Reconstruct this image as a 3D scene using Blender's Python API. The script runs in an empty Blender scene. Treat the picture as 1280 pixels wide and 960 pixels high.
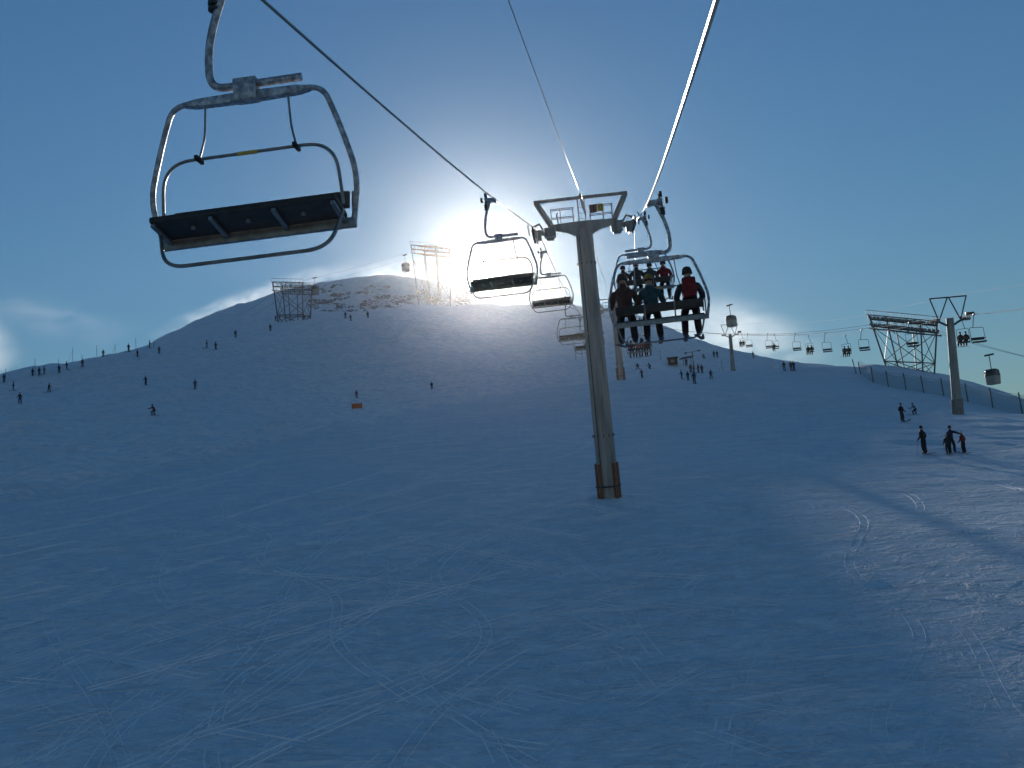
import bpy, bmesh, math, random
import numpy as np
from mathutils import Vector, Matrix, Euler

random.seed(7)
SC = bpy.context.scene
COL = SC.collection

# ------------------------------------------------------------------ camera, sky, sun, exposure
F = 1300.0                       # focal length in photo pixels (photo 1280 x 960)
PITCH = math.radians(10.0)       # looking up the slope
ROLL = math.radians(5.0)         # camera held crooked
RT = Matrix.Rotation(PITCH, 4, 'X')     # slope frame (x right, y up the optical axis, z up) -> world
R_T = RT.to_3x3()

def W(x, y, z):
    return RT @ Vector((x, y, z))

def pix(px, py):
    dx, dy = px - 640.0, 480.0 - py
    c, s = math.cos(ROLL), math.sin(ROLL)
    return (dx * c + dy * s) / F, (-dx * s + dy * c) / F      # slope-frame x/y and z/y

cam_d = bpy.data.cameras.new('camera')
cam_d.sensor_width = 36.0
cam_d.lens = 36.0 * F / 1280.0
cam_d.clip_start = 0.1
cam_d.clip_end = 4000.0
cam = bpy.data.objects.new('camera', cam_d)
COL.objects.link(cam)
cr, sr = math.cos(ROLL), math.sin(ROLL)
right = R_T @ Vector((cr, 0, -sr)); up = R_T @ Vector((sr, 0, cr)); fwd = R_T @ Vector((0, 1, 0))
m = Matrix((right, up, -fwd)).transposed().to_4x4()
cam.matrix_world = m
SC.camera = cam

su, sv = pix(604, 344.5)
SUN = (R_T @ Vector((su, 1, sv))).normalized()
SUN_EL = math.asin(SUN.z); SUN_AZ = math.atan2(SUN.x, SUN.y)

world = bpy.data.worlds.new('World'); SC.world = world; world.use_nodes = True
nt = world.node_tree; nt.nodes.clear()
wo = nt.nodes.new('ShaderNodeOutputWorld'); bg = nt.nodes.new('ShaderNodeBackground')
sky = nt.nodes.new('ShaderNodeTexSky'); sky.sky_type = 'NISHITA'; sky.sun_disc = False
sky.sun_elevation = SUN_EL; sky.sun_rotation = SUN_AZ
sky.altitude = 2000; sky.air_density = 2.3; sky.dust_density = 0.0; sky.ozone_density = 8.5
bg.inputs['Strength'].default_value = 0.072
nt.links.new(sky.outputs[0], bg.inputs[0])
# the sun itself and its bright ring: a small disc with an aureole that fades with the angle from the sun
tcw = nt.nodes.new('ShaderNodeTexCoord'); dt = nt.nodes.new('ShaderNodeVectorMath'); dt.operation = 'DOT_PRODUCT'
dt.inputs[1].default_value = SUN; nt.links.new(tcw.outputs['Generated'], dt.inputs[0])
def wm(op, a, b=0.0):
    q = nt.nodes.new('ShaderNodeMath'); q.operation = op
    for i_, w_ in enumerate((a, b)):
        if isinstance(w_, (int, float)): q.inputs[i_].default_value = w_
        else: nt.links.new(w_, q.inputs[i_])
    return q.outputs[0]
ang = wm('ARCCOSINE', wm('MINIMUM', dt.outputs['Value'], 1.0))
aur = wm('ADD', wm('MULTIPLY', wm('EXPONENT', wm('MULTIPLY', wm('MULTIPLY', ang, ang), -1 / math.radians(0.95) ** 2)), 5.0), wm('MULTIPLY', wm('LESS_THAN', ang, math.radians(0.27)), 40.0))
bg2 = nt.nodes.new('ShaderNodeBackground'); bg2.inputs['Color'].default_value = (1.0, 0.95, 0.86, 1); nt.links.new(aur, bg2.inputs['Strength'])
adds = nt.nodes.new('ShaderNodeAddShader'); nt.links.new(bg.outputs[0], adds.inputs[0]); nt.links.new(bg2.outputs[0], adds.inputs[1])
nt.links.new(adds.outputs[0], wo.inputs[0])

sun_d = bpy.data.lights.new('sun', 'SUN'); sun_d.energy = 5.0; sun_d.angle = math.radians(0.9)
sun_d.color = (1.0, 0.93, 0.82)
sun = bpy.data.objects.new('sun', sun_d); COL.objects.link(sun)
sun.rotation_euler = (-SUN).to_track_quat('-Z', 'Y').to_euler()
sun.location = (0, 0, 60)

vs = SC.view_settings
vs.view_transform = 'Standard'; vs.look = 'None'; vs.gamma = 1.0; vs.exposure = 0.0; vs.use_curve_mapping = False
SC.render.engine = 'CYCLES'
SC.cycles.use_denoising = True
SC.cycles.max_bounces = 6; SC.cycles.diffuse_bounces = 3; SC.cycles.volume_bounces = 1
SC.cycles.transparent_max_bounces = 12
SC.cycles.volume_step_rate = 2.0; SC.cycles.volume_max_steps = 256

HAZE_DENSITY = 0.000030
HAZE_G = 0.93

# ------------------------------------------------------------------ materials
MATS = {}
def mat(name, col, rough=0.6, metal=0.0, noise=0.0, nscale=3.0, col2=None, bump=0.0, spec=0.4):
    if name in MATS: return MATS[name]
    M = bpy.data.materials.new(name); M.use_nodes = True; MATS[name] = M
    t = M.node_tree; b = t.nodes['Principled BSDF']
    b.inputs['Roughness'].default_value = rough; b.inputs['Metallic'].default_value = metal
    b.inputs['Specular IOR Level'].default_value = spec
    b.inputs['Base Color'].default_value = (*col, 1)
    if noise > 0 or bump > 0:
        tc = t.nodes.new('ShaderNodeTexCoord'); n = t.nodes.new('ShaderNodeTexNoise')
        n.inputs['Scale'].default_value = nscale; n.inputs['Detail'].default_value = 6; n.inputs['Roughness'].default_value = 0.65
        t.links.new(tc.outputs['Object'], n.inputs['Vector'])
        if noise > 0:
            cr_ = t.nodes.new('ShaderNodeValToRGB')
            c2 = col2 or tuple(c * (1 - noise) for c in col)
            cr_.color_ramp.elements[0].position = 0.42; cr_.color_ramp.elements[1].position = 0.62
            cr_.color_ramp.elements[0].color = (*col, 1); cr_.color_ramp.elements[1].color = (*c2, 1)
            t.links.new(n.outputs['Fac'], cr_.inputs['Fac']); t.links.new(cr_.outputs['Color'], b.inputs['Base Color'])
        if bump > 0:
            bp = t.nodes.new('ShaderNodeBump'); bp.inputs['Strength'].default_value = bump; bp.inputs['Distance'].default_value = 0.02
            t.links.new(n.outputs['Fac'], bp.inputs['Height']); t.links.new(bp.outputs[0], b.inputs['Normal'])
    return M

STEEL = mat('galvanised_steel', (0.30, 0.30, 0.30), 0.42, 0.7, 0.35, 9)
RIME = mat('rimed_steel', (0.26, 0.26, 0.27), 0.45, 0.6, 0.5, 13, (0.62, 0.62, 0.64), 0.4)
TOWER = mat('tower_paint', (0.36, 0.345, 0.31), 0.55, 0.15, 0.25, 2.2, (0.22, 0.21, 0.19), 0.15)
_t = TOWER.node_tree; _mp = _t.nodes.new('ShaderNodeMapping'); _mp.inputs['Scale'].default_value = (1.6, 1.6, 0.16)     # rain streaks run down the steel
_n = next(n for n in _t.nodes if n.type == 'TEX_NOISE'); _l = _n.inputs['Vector'].links[0]; _f = _l.from_socket; _t.links.new(_f, _mp.inputs[0]); _t.links.new(_mp.outputs[0], _n.inputs['Vector'])
DARK = mat('dark_iron', (0.07, 0.075, 0.08), 0.5, 0.4, 0.3, 6)
RUBBER = mat('black_rubber', (0.02, 0.02, 0.021), 0.7)
SEATM = mat('seat_vinyl', (0.030, 0.026, 0.023), 0.55, 0, 0.35, 7, (0.05, 0.045, 0.04), 0.3)
ROPE = mat('wire_rope', (0.16, 0.16, 0.165), 0.33, 0.85)
WOOD = mat('orange_boards', (0.30, 0.10, 0.045), 0.8, 0, 0.4, 14, (0.16, 0.07, 0.04))
LATT = mat('lattice_steel', (0.13, 0.14, 0.145), 0.5, 0.45, 0.3, 2)
ZINC = mat('zinc_rollers', (0.34, 0.33, 0.31), 0.4, 0.6, 0.5, 4, (0.12, 0.11, 0.1))
CABM = mat('cabin_shell', (0.33, 0.32, 0.29), 0.35, 0.1, 0.2, 3)
CABB = mat('cabin_band', (0.10, 0.09, 0.085), 0.45)
GLASS = mat('tinted_pane', (0.03, 0.035, 0.045), 0.08, 0, spec=0.6)
YEL = mat('yellow_plate', (0.62, 0.44, 0.10), 0.6)
RED = mat('rust_red_plate', (0.26, 0.075, 0.05), 0.6)
HUTW = mat('brown_planks', (0.13, 0.075, 0.05), 0.8, 0, 0.4, 5)
HUTR = mat('hut_roof', (0.08, 0.06, 0.055), 0.8, 0, 0.3, 4)
ORANGE = mat('orange_fabric', (0.65, 0.16, 0.05), 0.8)
PALE = mat('pale_board', (0.5, 0.47, 0.42), 0.8)
GREEN = mat('green_disc', (0.02, 0.12, 0.07), 0.7)
ROCK = mat('dark_rock', (0.13, 0.13, 0.135), 0.9, 0, 0.5, 1.5, (0.34, 0.34, 0.35), 0.5)

# ------------------------------------------------------------------ mesh helpers
class MB:
    def __init__(self): self.v = []; self.f = []
    def add(self, vs_, fs):
        o = len(self.v); self.v += [tuple(p) for p in vs_]; self.f += [tuple(i + o for i in q) for q in fs]; return self
    def box(self, c, s, rot=None):
        hx, hy, hz = s[0] / 2, s[1] / 2, s[2] / 2
        P = [Vector((a * hx, b * hy, d * hz)) for a in (-1, 1) for b in (-1, 1) for d in (-1, 1)]
        if rot is not None: P = [rot @ p for p in P]
        P = [p + Vector(c) for p in P]
        return self.add(P, [(0, 1, 3, 2), (4, 6, 7, 5), (0, 4, 5, 1), (2, 3, 7, 6), (0, 2, 6, 4), (1, 5, 7, 3)])
    def tube(self, path, r, n=8, cap=True):
        path = [Vector(p) for p in path]; k = len(path)
        rr = r if isinstance(r, (list, tuple)) else [r] * k
        tang = [(path[min(i + 1, k - 1)] - path[max(i - 1, 0)]).normalized() for i in range(k)]
        a = Vector((0, 0, 1)) if abs(tang[0].z) < 0.9 else Vector((1, 0, 0))
        nrm = (a - tang[0] * a.dot(tang[0])).normalized()
        vs_ = []; fs = []
        for i in range(k):
            nrm = (nrm - tang[i] * nrm.dot(tang[i])).normalized(); bi = tang[i].cross(nrm)
            for j in range(n):
                th = 2 * math.pi * j / n
                vs_.append(path[i] + (nrm * math.cos(th) + bi * math.sin(th)) * rr[i])
        for i in range(k - 1):
            for j in range(n):
                j2 = (j + 1) % n
                fs.append((i * n + j, i * n + j2, (i + 1) * n + j2, (i + 1) * n + j))
        if cap: fs.append(tuple(range(n - 1, -1, -1))); fs.append(tuple((k - 1) * n + j for j in range(n)))
        return self.add(vs_, fs)
    def cyl(self, a, b, r, n=16): return self.tube([a, b], r, n)
    def lathe(self, prof, n=16, c=(0, 0, 0)):
        vs_ = [(c[0] + r * math.cos(2 * math.pi * j / n), c[1] + r * math.sin(2 * math.pi * j / n), c[2] + z) for r, z in prof for j in range(n)]
        fs = [(i * n + j, i * n + (j + 1) % n, (i + 1) * n + (j + 1) % n, (i + 1) * n + j) for i in range(len(prof) - 1) for j in range(n)]
        fs.append(tuple(range(n - 1, -1, -1))); fs.append(tuple((len(prof) - 1) * n + j for j in range(n)))
        return self.add(vs_, fs)
    def mesh(self, name, smooth=True, bevel=0.0):
        me = bpy.data.meshes.new(name); me.from_pydata(self.v, [], self.f); me.update()
        bm = bmesh.new(); bm.from_mesh(me)
        bmesh.ops.recalc_face_normals(bm, faces=bm.faces)
        if bevel > 0:
            es = [e for e in bm.edges if len(e.link_faces) == 2 and e.calc_face_angle(0) > 0.9]
            if es: bmesh.ops.bevel(bm, geom=es, offset=bevel, segments=2, affect='EDGES', profile=0.6, clamp_overlap=True)
        if smooth:
            for f in bm.faces: f.smooth = True
            for e in bm.edges:
                if len(e.link_faces) == 2 and e.calc_face_angle(0) > 0.6: e.smooth = False
        bm.to_mesh(me); bm.free(); return me

def link(name, me, material=None, parent=None):
    o = bpy.data.objects.new(name, me); COL.objects.link(o)
    if material is not None and me is not None and len(me.materials) == 0: me.materials.append(material)
    if parent is not None: o.parent = parent
    return o

def build(name, mb, material, parent=None, smooth=True, bevel=0.0):
    return link(name, mb.mesh(name, smooth, bevel), material, parent)

def tag(o, label, cat, group=None, kind=None):
    if label: o['label'] = label
    if cat: o['category'] = cat
    if group: o['group'] = group
    if kind: o['kind'] = kind
    return o

def thing(name, label, cat, loc, rot=(0, 0, 0), group=None):
    o = bpy.data.objects.new(name, None); COL.objects.link(o); o.empty_display_size = 0.3
    o.location = loc; o.rotation_euler = rot
    return tag(o, label, cat, group)

def copy_tree(o, parent=None):
    c = o.copy(); COL.objects.link(c); c.parent = parent
    for ch in o.children: copy_tree(ch, c)
    return c

def fillet(pts, rad, seg=6):
    pts = [Vector(p) for p in pts]; out = [pts[0]]
    for i in range(1, len(pts) - 1):
        a = (pts[i - 1] - pts[i]); b = (pts[i + 1] - pts[i])
        d = min(rad, a.length * 0.48, b.length * 0.48)
        p0 = pts[i] + a.normalized() * d; p1 = pts[i] + b.normalized() * d
        for k in range(seg + 1):
            t = k / seg
            out.append(p0 * (1 - t) ** 2 + pts[i] * 2 * t * (1 - t) + p1 * t * t)
    out.append(pts[-1]); return out

_unit = {}
def member(name, a, b, r, material, parent, n=4):
    """straight steel member between two points; all alike members share one prism mesh"""
    key = (material.name, n)
    if key not in _unit:
        me = MB().tube([(0, 0, 0), (0, 0, 1)], 1.0, n).mesh('member_' + material.name, n > 5); me.materials.append(material); _unit[key] = me
    a, b = Vector(a), Vector(b); d = b - a
    o = bpy.data.objects.new(name, _unit[key]); COL.objects.link(o); o.parent = parent
    o.location = a; o.rotation_mode = 'QUATERNION'; o.rotation_quaternion = d.to_track_quat('Z', 'Y'); o.scale = (r, r, d.length)
    return o

# ------------------------------------------------------------------ the mountain (thin-plate surface through surveyed points)
CP = []
for x, y, z in [(0, -110, -17), (-160, -110, -16), (160, -110, -20), (0, 0, -9.3), (-60, 0, -9.2), (60, 0, -10.8), (0, 22, -8.2),
                (-160, 20, -9), (160, 20, -17), (-420, 0, -25), (420, 0, -45), (-480, 300, -10), (480, 300, -70),
                (0, 720, -60), (-480, 720, -80), (480, 720, -120), (-250, 500, 0), (300, 480, -60)]:
    CP.append((x, y, z))
for px, py, D in [(765, 629, 51), (776, 478, 140), (0, 632, 75), (250, 575, 95), (400, 540, 110), (25, 504, 165), (192, 521, 140),
                  (182, 483, 175), (60, 491, 195), (300, 417, 238), (0, 472, 205), (100, 451, 230), (190, 434, 265), (-150, 512, 190),
                  (320, 408, 268), (370, 402, 270), (440, 391, 270), (520, 388, 268), (600, 387, 268), (640, 381, 285), (690, 381, 368), (725, 387, 422),
                  (760, 395, 448), (820, 415, 440), (880, 433, 410), (940, 457, 360), (975, 464, 315),
                  (450, 512, 172), (600, 480, 182), (640, 430, 228), (700, 470, 188), (868, 480, 175), (840, 460, 215), (922, 471, 230),
                  (900, 520, 110), (1000, 461, 188), (1075, 460, 172), (1000, 472, 218), (1075, 468, 198),
                  (1197, 517, 105), (1157, 569, 65), (1128, 528, 92), (1250, 600, 52), (1092, 479, 160), (1180, 496, 140), (1278, 517, 120),
                  (1110, 457, 215), (1165, 468, 212), (1240, 487, 205), (1290, 512, 198), (1180, 485, 180), (1165, 488, 265), (1290, 545, 265),
                  (240, 404, 330), (300, 381, 375), (370, 361, 420), (430, 349, 450), (490, 345, 465), (550, 355, 465), (600, 371, 455), (640, 394, 450),
                  (300, 398, 345), (400, 383, 395), (480, 376, 405), (560, 384, 412), (440, 396, 315), (520, 396, 322), (600, 399, 330),
                  (690, 402, 425), (760, 418, 510), (880, 458, 475), (975, 490, 375),
                  (430, 375, 540), (550, 390, 540), (300, 415, 470), (190, 455, 340), (100, 475, 300), (0, 500, 270)]:
    u, v = pix(px, py); CP.append((u * D, D, v * D))
CP = np.array(CP)

def tps_kernel(r2): return 0.5 * r2 * np.log(r2 + 1e-9)
_n = len(CP); _s = 100.0
_A = CP[:, :2] / _s
_K = tps_kernel(((_A[:, None, :] - _A[None, :, :]) ** 2).sum(-1)) + np.eye(_n) * 0.0006
_P = np.hstack([np.ones((_n, 1)), _A])
_L = np.zeros((_n + 3, _n + 3)); _L[:_n, :_n] = _K; _L[:_n, _n:] = _P; _L[_n:, :_n] = _P.T
_w = np.linalg.solve(_L, np.concatenate([CP[:, 2], np.zeros(3)]))

_rng = np.random.RandomState(11)
_perm = _rng.rand(256, 256)
def vnoise(x, y):
    xi = np.floor(x).astype(int); yi = np.floor(y).astype(int); fx = x - xi; fy = y - yi
    fx = fx * fx * fx * (fx * (fx * 6 - 15) + 10); fy = fy * fy * fy * (fy * (fy * 6 - 15) + 10)
    g = lambda a, b: _perm[a % 256, b % 256]
    return (g(xi, yi) * (1 - fx) + g(xi + 1, yi) * fx) * (1 - fy) + (g(xi, yi + 1) * (1 - fx) + g(xi + 1, yi + 1) * fx) * fy - 0.5
def sstep(a, b, x):
    t = np.clip((x - a) / (b - a), 0, 1); return t * t * (3 - 2 * t)

def loose_mask(x, y):
    edge = -20 - 0.55 * (110 - y) - x                      # groomed edge from the near left to the middle
    mog = sstep(-3, 4, edge + 3 * vnoise(x / 6, y / 6)) * sstep(55, 75, y) + 0.7 * sstep(150, 220, y)
    return edge, np.clip(mog, 0, 1)

def H(x, y):
    """snow height in the slope frame"""
    x = np.asarray(x, float); y = np.asarray(y, float); sh = x.shape
    q = np.stack([x.ravel(), y.ravel()], -1) / _s
    z = np.empty(len(q))
    for i in range(0, len(q), 20000):
        k = tps_kernel(((q[i:i + 20000, None, :] - _A[None]) ** 2).sum(-1))
        z[i:i + 20000] = k @ _w[:_n] + _w[_n] + q[i:i + 20000] @ _w[_n + 1:]
    x = x.ravel(); y = y.ravel()
    # moguled slope on the left and upper part; groomed piste in the middle and right
    edge, mog = loose_mask(x, y)
    z = z + mog * (0.95 * vnoise(x / 4.6 + 3, y / 6.5) + 0.5 * vnoise(x / 2.1, y / 2.9 + 9))
    z = z + 0.5 * np.exp(-(edge / 1.1) ** 2) * (0.6 + vnoise(x / 1.2, y / 1.6)) * sstep(40, 60, y) * (1 - sstep(120, 150, y))
    z = z + 0.5 * vnoise(x / 26 + 5, y / 31) + 0.22 * vnoise(x / 9, y / 12 + 4) * (1 - 0.5 * mog)
    rt = sstep(14, 30, x) * sstep(30, 60, y) * (1 - sstep(120, 150, y))
    z = z + rt * (0.20 * vnoise(x / 3.6, y / 2.4) + 0.12 * vnoise(x / 1.5 + 7, y / 1.0))
    for tx, ty in ((4.3, 51.0), (14.7, 140.0)):
        r2 = (x - tx) ** 2 + ((y - ty) / 1.3) ** 2
        z = z + (0.30 * np.exp(-r2 / 3.2) + 0.10 * vnoise(x / 0.9, y / 0.9) * np.exp(-r2 / 14)) - 0.12 * np.exp(-((np.sqrt(r2) - 3.2) / 1.2) ** 2)
    z = z + 0.05 * vnoise(x / 1.4, y / 1.1)
    return z.reshape(sh)

def hit(px, py, lo=14.0, hi=480.0):
    """first place where the photo ray through a pixel meets the snow, as a slope-frame point"""
    u, v = pix(px, py); D = np.concatenate([np.arange(lo, 150, 0.25), np.arange(150, hi, 0.5)])
    g = v * D - H(u * D, D); k = np.nonzero(g < 0)[0]
    if len(k):
        d = D[k[0]]
    else:
        d = D[np.argmin(g / D)]
    return Vector((u * d, d, float(H(np.array([u * d]), np.array([d]))[0])))

def ground(x, y): return float(H(np.array([x]), np.array([y]))[0])

def grade(core, step, ratio, far):
    out = list(np.arange(0, core, step)); s = step
    while out[-1] < far: out.append(out[-1] + s); s *= ratio
    return np.array(out)
gx = grade(56, 0.55, 1.016, 560); gx = np.concatenate([-gx[:0:-1], gx])
gy = grade(125, 0.5, 1.012, 610); gb = grade(4, 1.0, 1.12, 115); gy = np.concatenate([-gb[:0:-1], gy])
GX, GY = np.meshgrid(gx, gy); GZ = H(GX, GY)
cp_, sp_ = math.cos(PITCH), math.sin(PITCH)
vv = np.stack([GX, GY * cp_ - GZ * sp_, GY * sp_ + GZ * cp_], -1).reshape(-1, 3)
nx, ny = len(gx), len(gy)
ii = (np.arange(ny - 1)[:, None] * nx + np.arange(nx - 1)[None, :]).ravel()
quads = np.stack([ii, ii + 1, ii + nx + 1, ii + nx], -1)
me = bpy.data.meshes.new('snow_slope')
me.vertices.add(len(vv)); me.vertices.foreach_set('co', vv.ravel().astype(np.float32))
me.loops.add(quads.size); me.loops.foreach_set('vertex_index', quads.ravel().astype(np.int32))
me.polygons.add(len(quads)); me.polygons.foreach_set('loop_start', (np.arange(len(quads)) * 4).astype(np.int32))
me.polygons.foreach_set('use_smooth', np.ones(len(quads), bool))
me.update(calc_edges=True); me.validate()
la_ = me.attributes.new('loose', 'FLOAT', 'POINT'); la_.data.foreach_set('value', loose_mask(GX.ravel(), GY.ravel())[1].astype(np.float32))

def snow_material():
    M = bpy.data.materials.new('trodden_snow'); M.use_nodes = True; t = M.node_tree; N = t.nodes; L = t.links
    b = N['Principled BSDF']; b.inputs['Roughness'].default_value = 0.6; b.inputs['Specular IOR Level'].default_value = 0.3
    geo = N.new('ShaderNodeNewGeometry')
    def mapped(rz, sc):
        mp = N.new('ShaderNodeMapping'); mp.inputs['Rotation'].default_value = (0, 0, math.radians(rz)); mp.inputs['Scale'].default_value = sc
        L.new(geo.outputs['Position'], mp.inputs['Vector']); return mp.outputs['Vector']
    def noise(vec, s, d=4, r=0.6, dist=0.0):
        n = N.new('ShaderNodeTexNoise'); n.inputs['Scale'].default_value = s; n.inputs['Detail'].default_value = d
        n.inputs['Roughness'].default_value = r; n.inputs['Distortion'].default_value = dist; L.new(vec, n.inputs['Vector']); return n.outputs['Fac']
    def math_(op, a, c):
        q = N.new('ShaderNodeMath'); q.operation = op
        for i, w_ in enumerate((a, c)):
            if isinstance(w_, (int, float)): q.inputs[i].default_value = w_
            else: L.new(w_, q.inputs[i])
        return q.outputs[0]
    def ridge(fac, lo, hi):
        r = N.new('ShaderNodeMapRange'); r.interpolation_type = 'SMOOTHSTEP'
        r.inputs['From Min'].default_value = lo; r.inputs['From Max'].default_value = hi; L.new(fac, r.inputs['Value']); return r.outputs['Result']
    # scraped ski marks: long thin streaks in several directions, each in its own patches
    h = None; tracks = None
    for k, (rz, sx, sy, w_) in enumerate([(8, 0.45, 5.0, 1.0), (-24, 0.35, 4.2, 0.8), (52, 0.4, 4.6, 0.8), (-58, 0.3, 4.0, 0.6)]):
        s1 = noise(mapped(rz, (sx, sy, 1)), 0.55, 3, 0.55, 1.2)
        patch = ridge(noise(mapped(rz * 2, (1, 1, 1)), 0.11 + 0.03 * k, 3, 0.6), 0.5, 0.66)
        st = math_('MULTIPLY', math_('MULTIPLY', ridge(s1, 0.53, 0.70), patch), w_)
        tracks = st if tracks is None else math_('ADD', tracks, st)
    # broad carved arcs
    wv = N.new('ShaderNodeTexWave'); wv.wave_type = 'RINGS'; wv.inputs['Scale'].default_value = 0.16; wv.inputs['Distortion'].default_value = 9
    wv.inputs['Detail'].default_value = 1.5; wv.inputs['Detail Scale'].default_value = 0.35
    L.new(mapped(20, (0.5, 1, 1)), wv.inputs['Vector'])
    arc = math_('MULTIPLY', ridge(wv.outputs['Fac'], 0.955, 1.0), ridge(noise(mapped(0, (1, 1, 1)), 0.16, 2), 0.5, 0.6))
    crumbs = noise(mapped(0, (1, 1, 1)), 3.2, 5, 0.7)
    grain = ridge(noise(mapped(-17, (1.0, 2.2, 1)), 1.7, 5, 0.75, 0.8), 0.44, 0.66)
    drift = ridge(noise(mapped(12, (0.7, 1.5, 1)), 0.42, 6, 0.72, 0.5), 0.40, 0.68)
    clods = ridge(noise(mapped(31, (1.0, 1.6, 1)), 0.9, 4, 0.65, 0.4), 0.42, 0.75)
    height = math_('ADD', math_('MULTIPLY', tracks, 0.13), math_('MULTIPLY', crumbs, 0.12))
    height = math_('ADD', height, math_('MULTIPLY', clods, 0.18))
    height = math_('SUBTRACT', height, math_('MULTIPLY', arc, 0.07))
    bp = N.new('ShaderNodeBump'); bp.inputs['Strength'].default_value = 0.9; bp.inputs['Distance'].default_value = 1.0
    L.new(height, bp.inputs['Height']); L.new(bp.outputs[0], b.inputs['Normal'])
    # packed snow a little darker than the loose scraped crystals
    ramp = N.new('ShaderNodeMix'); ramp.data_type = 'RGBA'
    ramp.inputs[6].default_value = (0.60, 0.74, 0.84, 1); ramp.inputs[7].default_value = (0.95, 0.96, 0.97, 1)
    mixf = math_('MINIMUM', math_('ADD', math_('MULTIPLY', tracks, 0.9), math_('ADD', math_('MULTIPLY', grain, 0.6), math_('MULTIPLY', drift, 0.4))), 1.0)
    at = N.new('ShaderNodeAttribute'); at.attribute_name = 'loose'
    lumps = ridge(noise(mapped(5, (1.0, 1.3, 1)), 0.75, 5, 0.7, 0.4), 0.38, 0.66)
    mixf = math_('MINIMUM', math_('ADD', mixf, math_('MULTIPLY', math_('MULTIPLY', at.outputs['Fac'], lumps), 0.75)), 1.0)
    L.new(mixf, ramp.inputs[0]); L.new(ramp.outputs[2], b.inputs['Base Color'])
    return M
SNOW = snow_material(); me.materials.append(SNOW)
slope = bpy.data.objects.new('snow_slope', me); COL.objects.link(slope)
tag(slope, 'wide blue-shaded snow slope rising to a rounded crest', None, None, 'structure')
slope['category'] = 'slope'

# ski tracks: pairs of low ridges of pushed-up snow, snaking down the piste
tr_ = random.Random(23); mb = MB()
def track(x0, y0, y1, amp, wl, drift, ph, w_, h_):
    if x0 > 0.2 * y0: h_ *= 0.35
    n = int(abs(y0 - y1) / 0.35); t = np.linspace(0, 1, n); y = y0 + (y1 - y0) * t
    x = x0 + drift * t * abs(y0 - y1) + amp * np.sin(2 * np.pi * (y / wl) + ph) * (0.7 + 0.3 * np.sin(y / 9 + ph))
    dx = np.gradient(x); dy = np.gradient(y); ln = np.hypot(dx, dy); nx_, ny_ = -dy / ln, dx / ln
    for off in (-0.16, 0.16):
        cx_, cy_ = x + nx_ * off, y + ny_ * off
        rows = []
        for o_, hz in ((-w_, -0.06), (0.0, h_), (w_, -0.06)):
            px_, py_ = cx_ + nx_ * o_, cy_ + ny_ * o_; pz = H(px_, py_) + hz
            rows.append([W(a, b, c) for a, b, c in zip(px_, py_, pz)])
        V = [p for r in zip(*rows) for p in r]; fade = [tr_.random() > 0.12 for _ in range(n)]
        Fs = []
        for i in range(n - 1):
            if fade[i]: Fs += [(i * 3, i * 3 + 1, i * 3 + 4, i * 3 + 3), (i * 3 + 1, i * 3 + 2, i * 3 + 5, i * 3 + 4)]
        mb.add(V, Fs)
for k in range(80):
    y0 = tr_.uniform(24, 95); L_ = tr_.uniform(14, 45)
    track(tr_.uniform(-0.62, 0.62) * y0 * 0.95, y0, y0 - min(L_, y0 - 14), tr_.uniform(0.3, 2.6), tr_.uniform(9, 26), tr_.uniform(-0.55, 0.55), tr_.uniform(0, 6.28), tr_.uniform(0.05, 0.08), tr_.uniform(0.012, 0.03))
for k in range(16):                                       # long traverses
    y0 = tr_.uniform(24, 80)
    track(tr_.uniform(-30, 0), y0, y0 - tr_.uniform(5, 10), 0.4, 14, tr_.choice((-1, 1)) * tr_.uniform(0.6, 1.6), tr_.uniform(0, 6), 0.06, 0.025)
for k in range(320):                                      # short sideslip scrapes
    y0 = tr_.uniform(19, 62)
    track(tr_.uniform(-0.58, 0.5) * y0, y0, y0 - tr_.uniform(0.8, 2.6), tr_.uniform(0.1, 0.5), tr_.uniform(4, 9), tr_.uniform(-1.8, 1.8), tr_.uniform(0, 6.28), tr_.uniform(0.04, 0.12), tr_.uniform(0.006, 0.018))
tracks_o = build('ski_tracks', mb, mat('loose_snow', (0.95, 0.96, 0.97), 0.6, 0, 0.2, 4.0, (0.80, 0.86, 0.92), 0.5, 0.3)); tag(tracks_o, 'crossing ski tracks pressed into the shaded piste', 'ski tracks', None, 'stuff')

# rocks poking out of the snow on the hill behind the crest
mb = MB(); rr_ = random.Random(5)
for i in range(2600):
    px = rr_.uniform(385, 600); py = rr_.gauss(0, 1)
    cy = 374 + (px - 470) * 0.0 + rr_.gauss(0, 9); cy = min(max(cy, 353 + abs(px - 480) * 0.05), 389)
    if px > 560: cy = min(cy + 6, 392)
    if vnoise(np.array([px / 17.0]), np.array([cy / 6.0]))[0] < rr_.uniform(-0.1, 0.18): continue
    p = hit(px, cy, 345, 480)
    if p.y < 350: continue
    s = rr_.uniform(0.15, 0.6) * (1.8 if rr_.random() < 0.12 else 1)
    P = []
    for a in range(7):
        th = a / 7 * 6.283; q = s * rr_.uniform(0.7, 1.3)
        P.append((p.x + 1.5 * q * math.cos(th), p.y + q * math.sin(th), p.z - 0.4))
    top = [(p.x + 0.5 * (a[0] - p.x), p.y + 0.5 * (a[1] - p.y), p.z + s * rr_.uniform(0.25, 0.7)) for a in P]
    mb.add([W(*q) for q in P + top], [(k, (k + 1) % 7, 7 + (k + 1) % 7, 7 + k) for k in range(7)] + [tuple(range(7, 14))])
rocks = build('rock_outcrop', mb, ROCK, None, False)
tag(rocks, 'dark rocks poking through snow on hill behind the crest', 'rocks', None, 'stuff')

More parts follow.
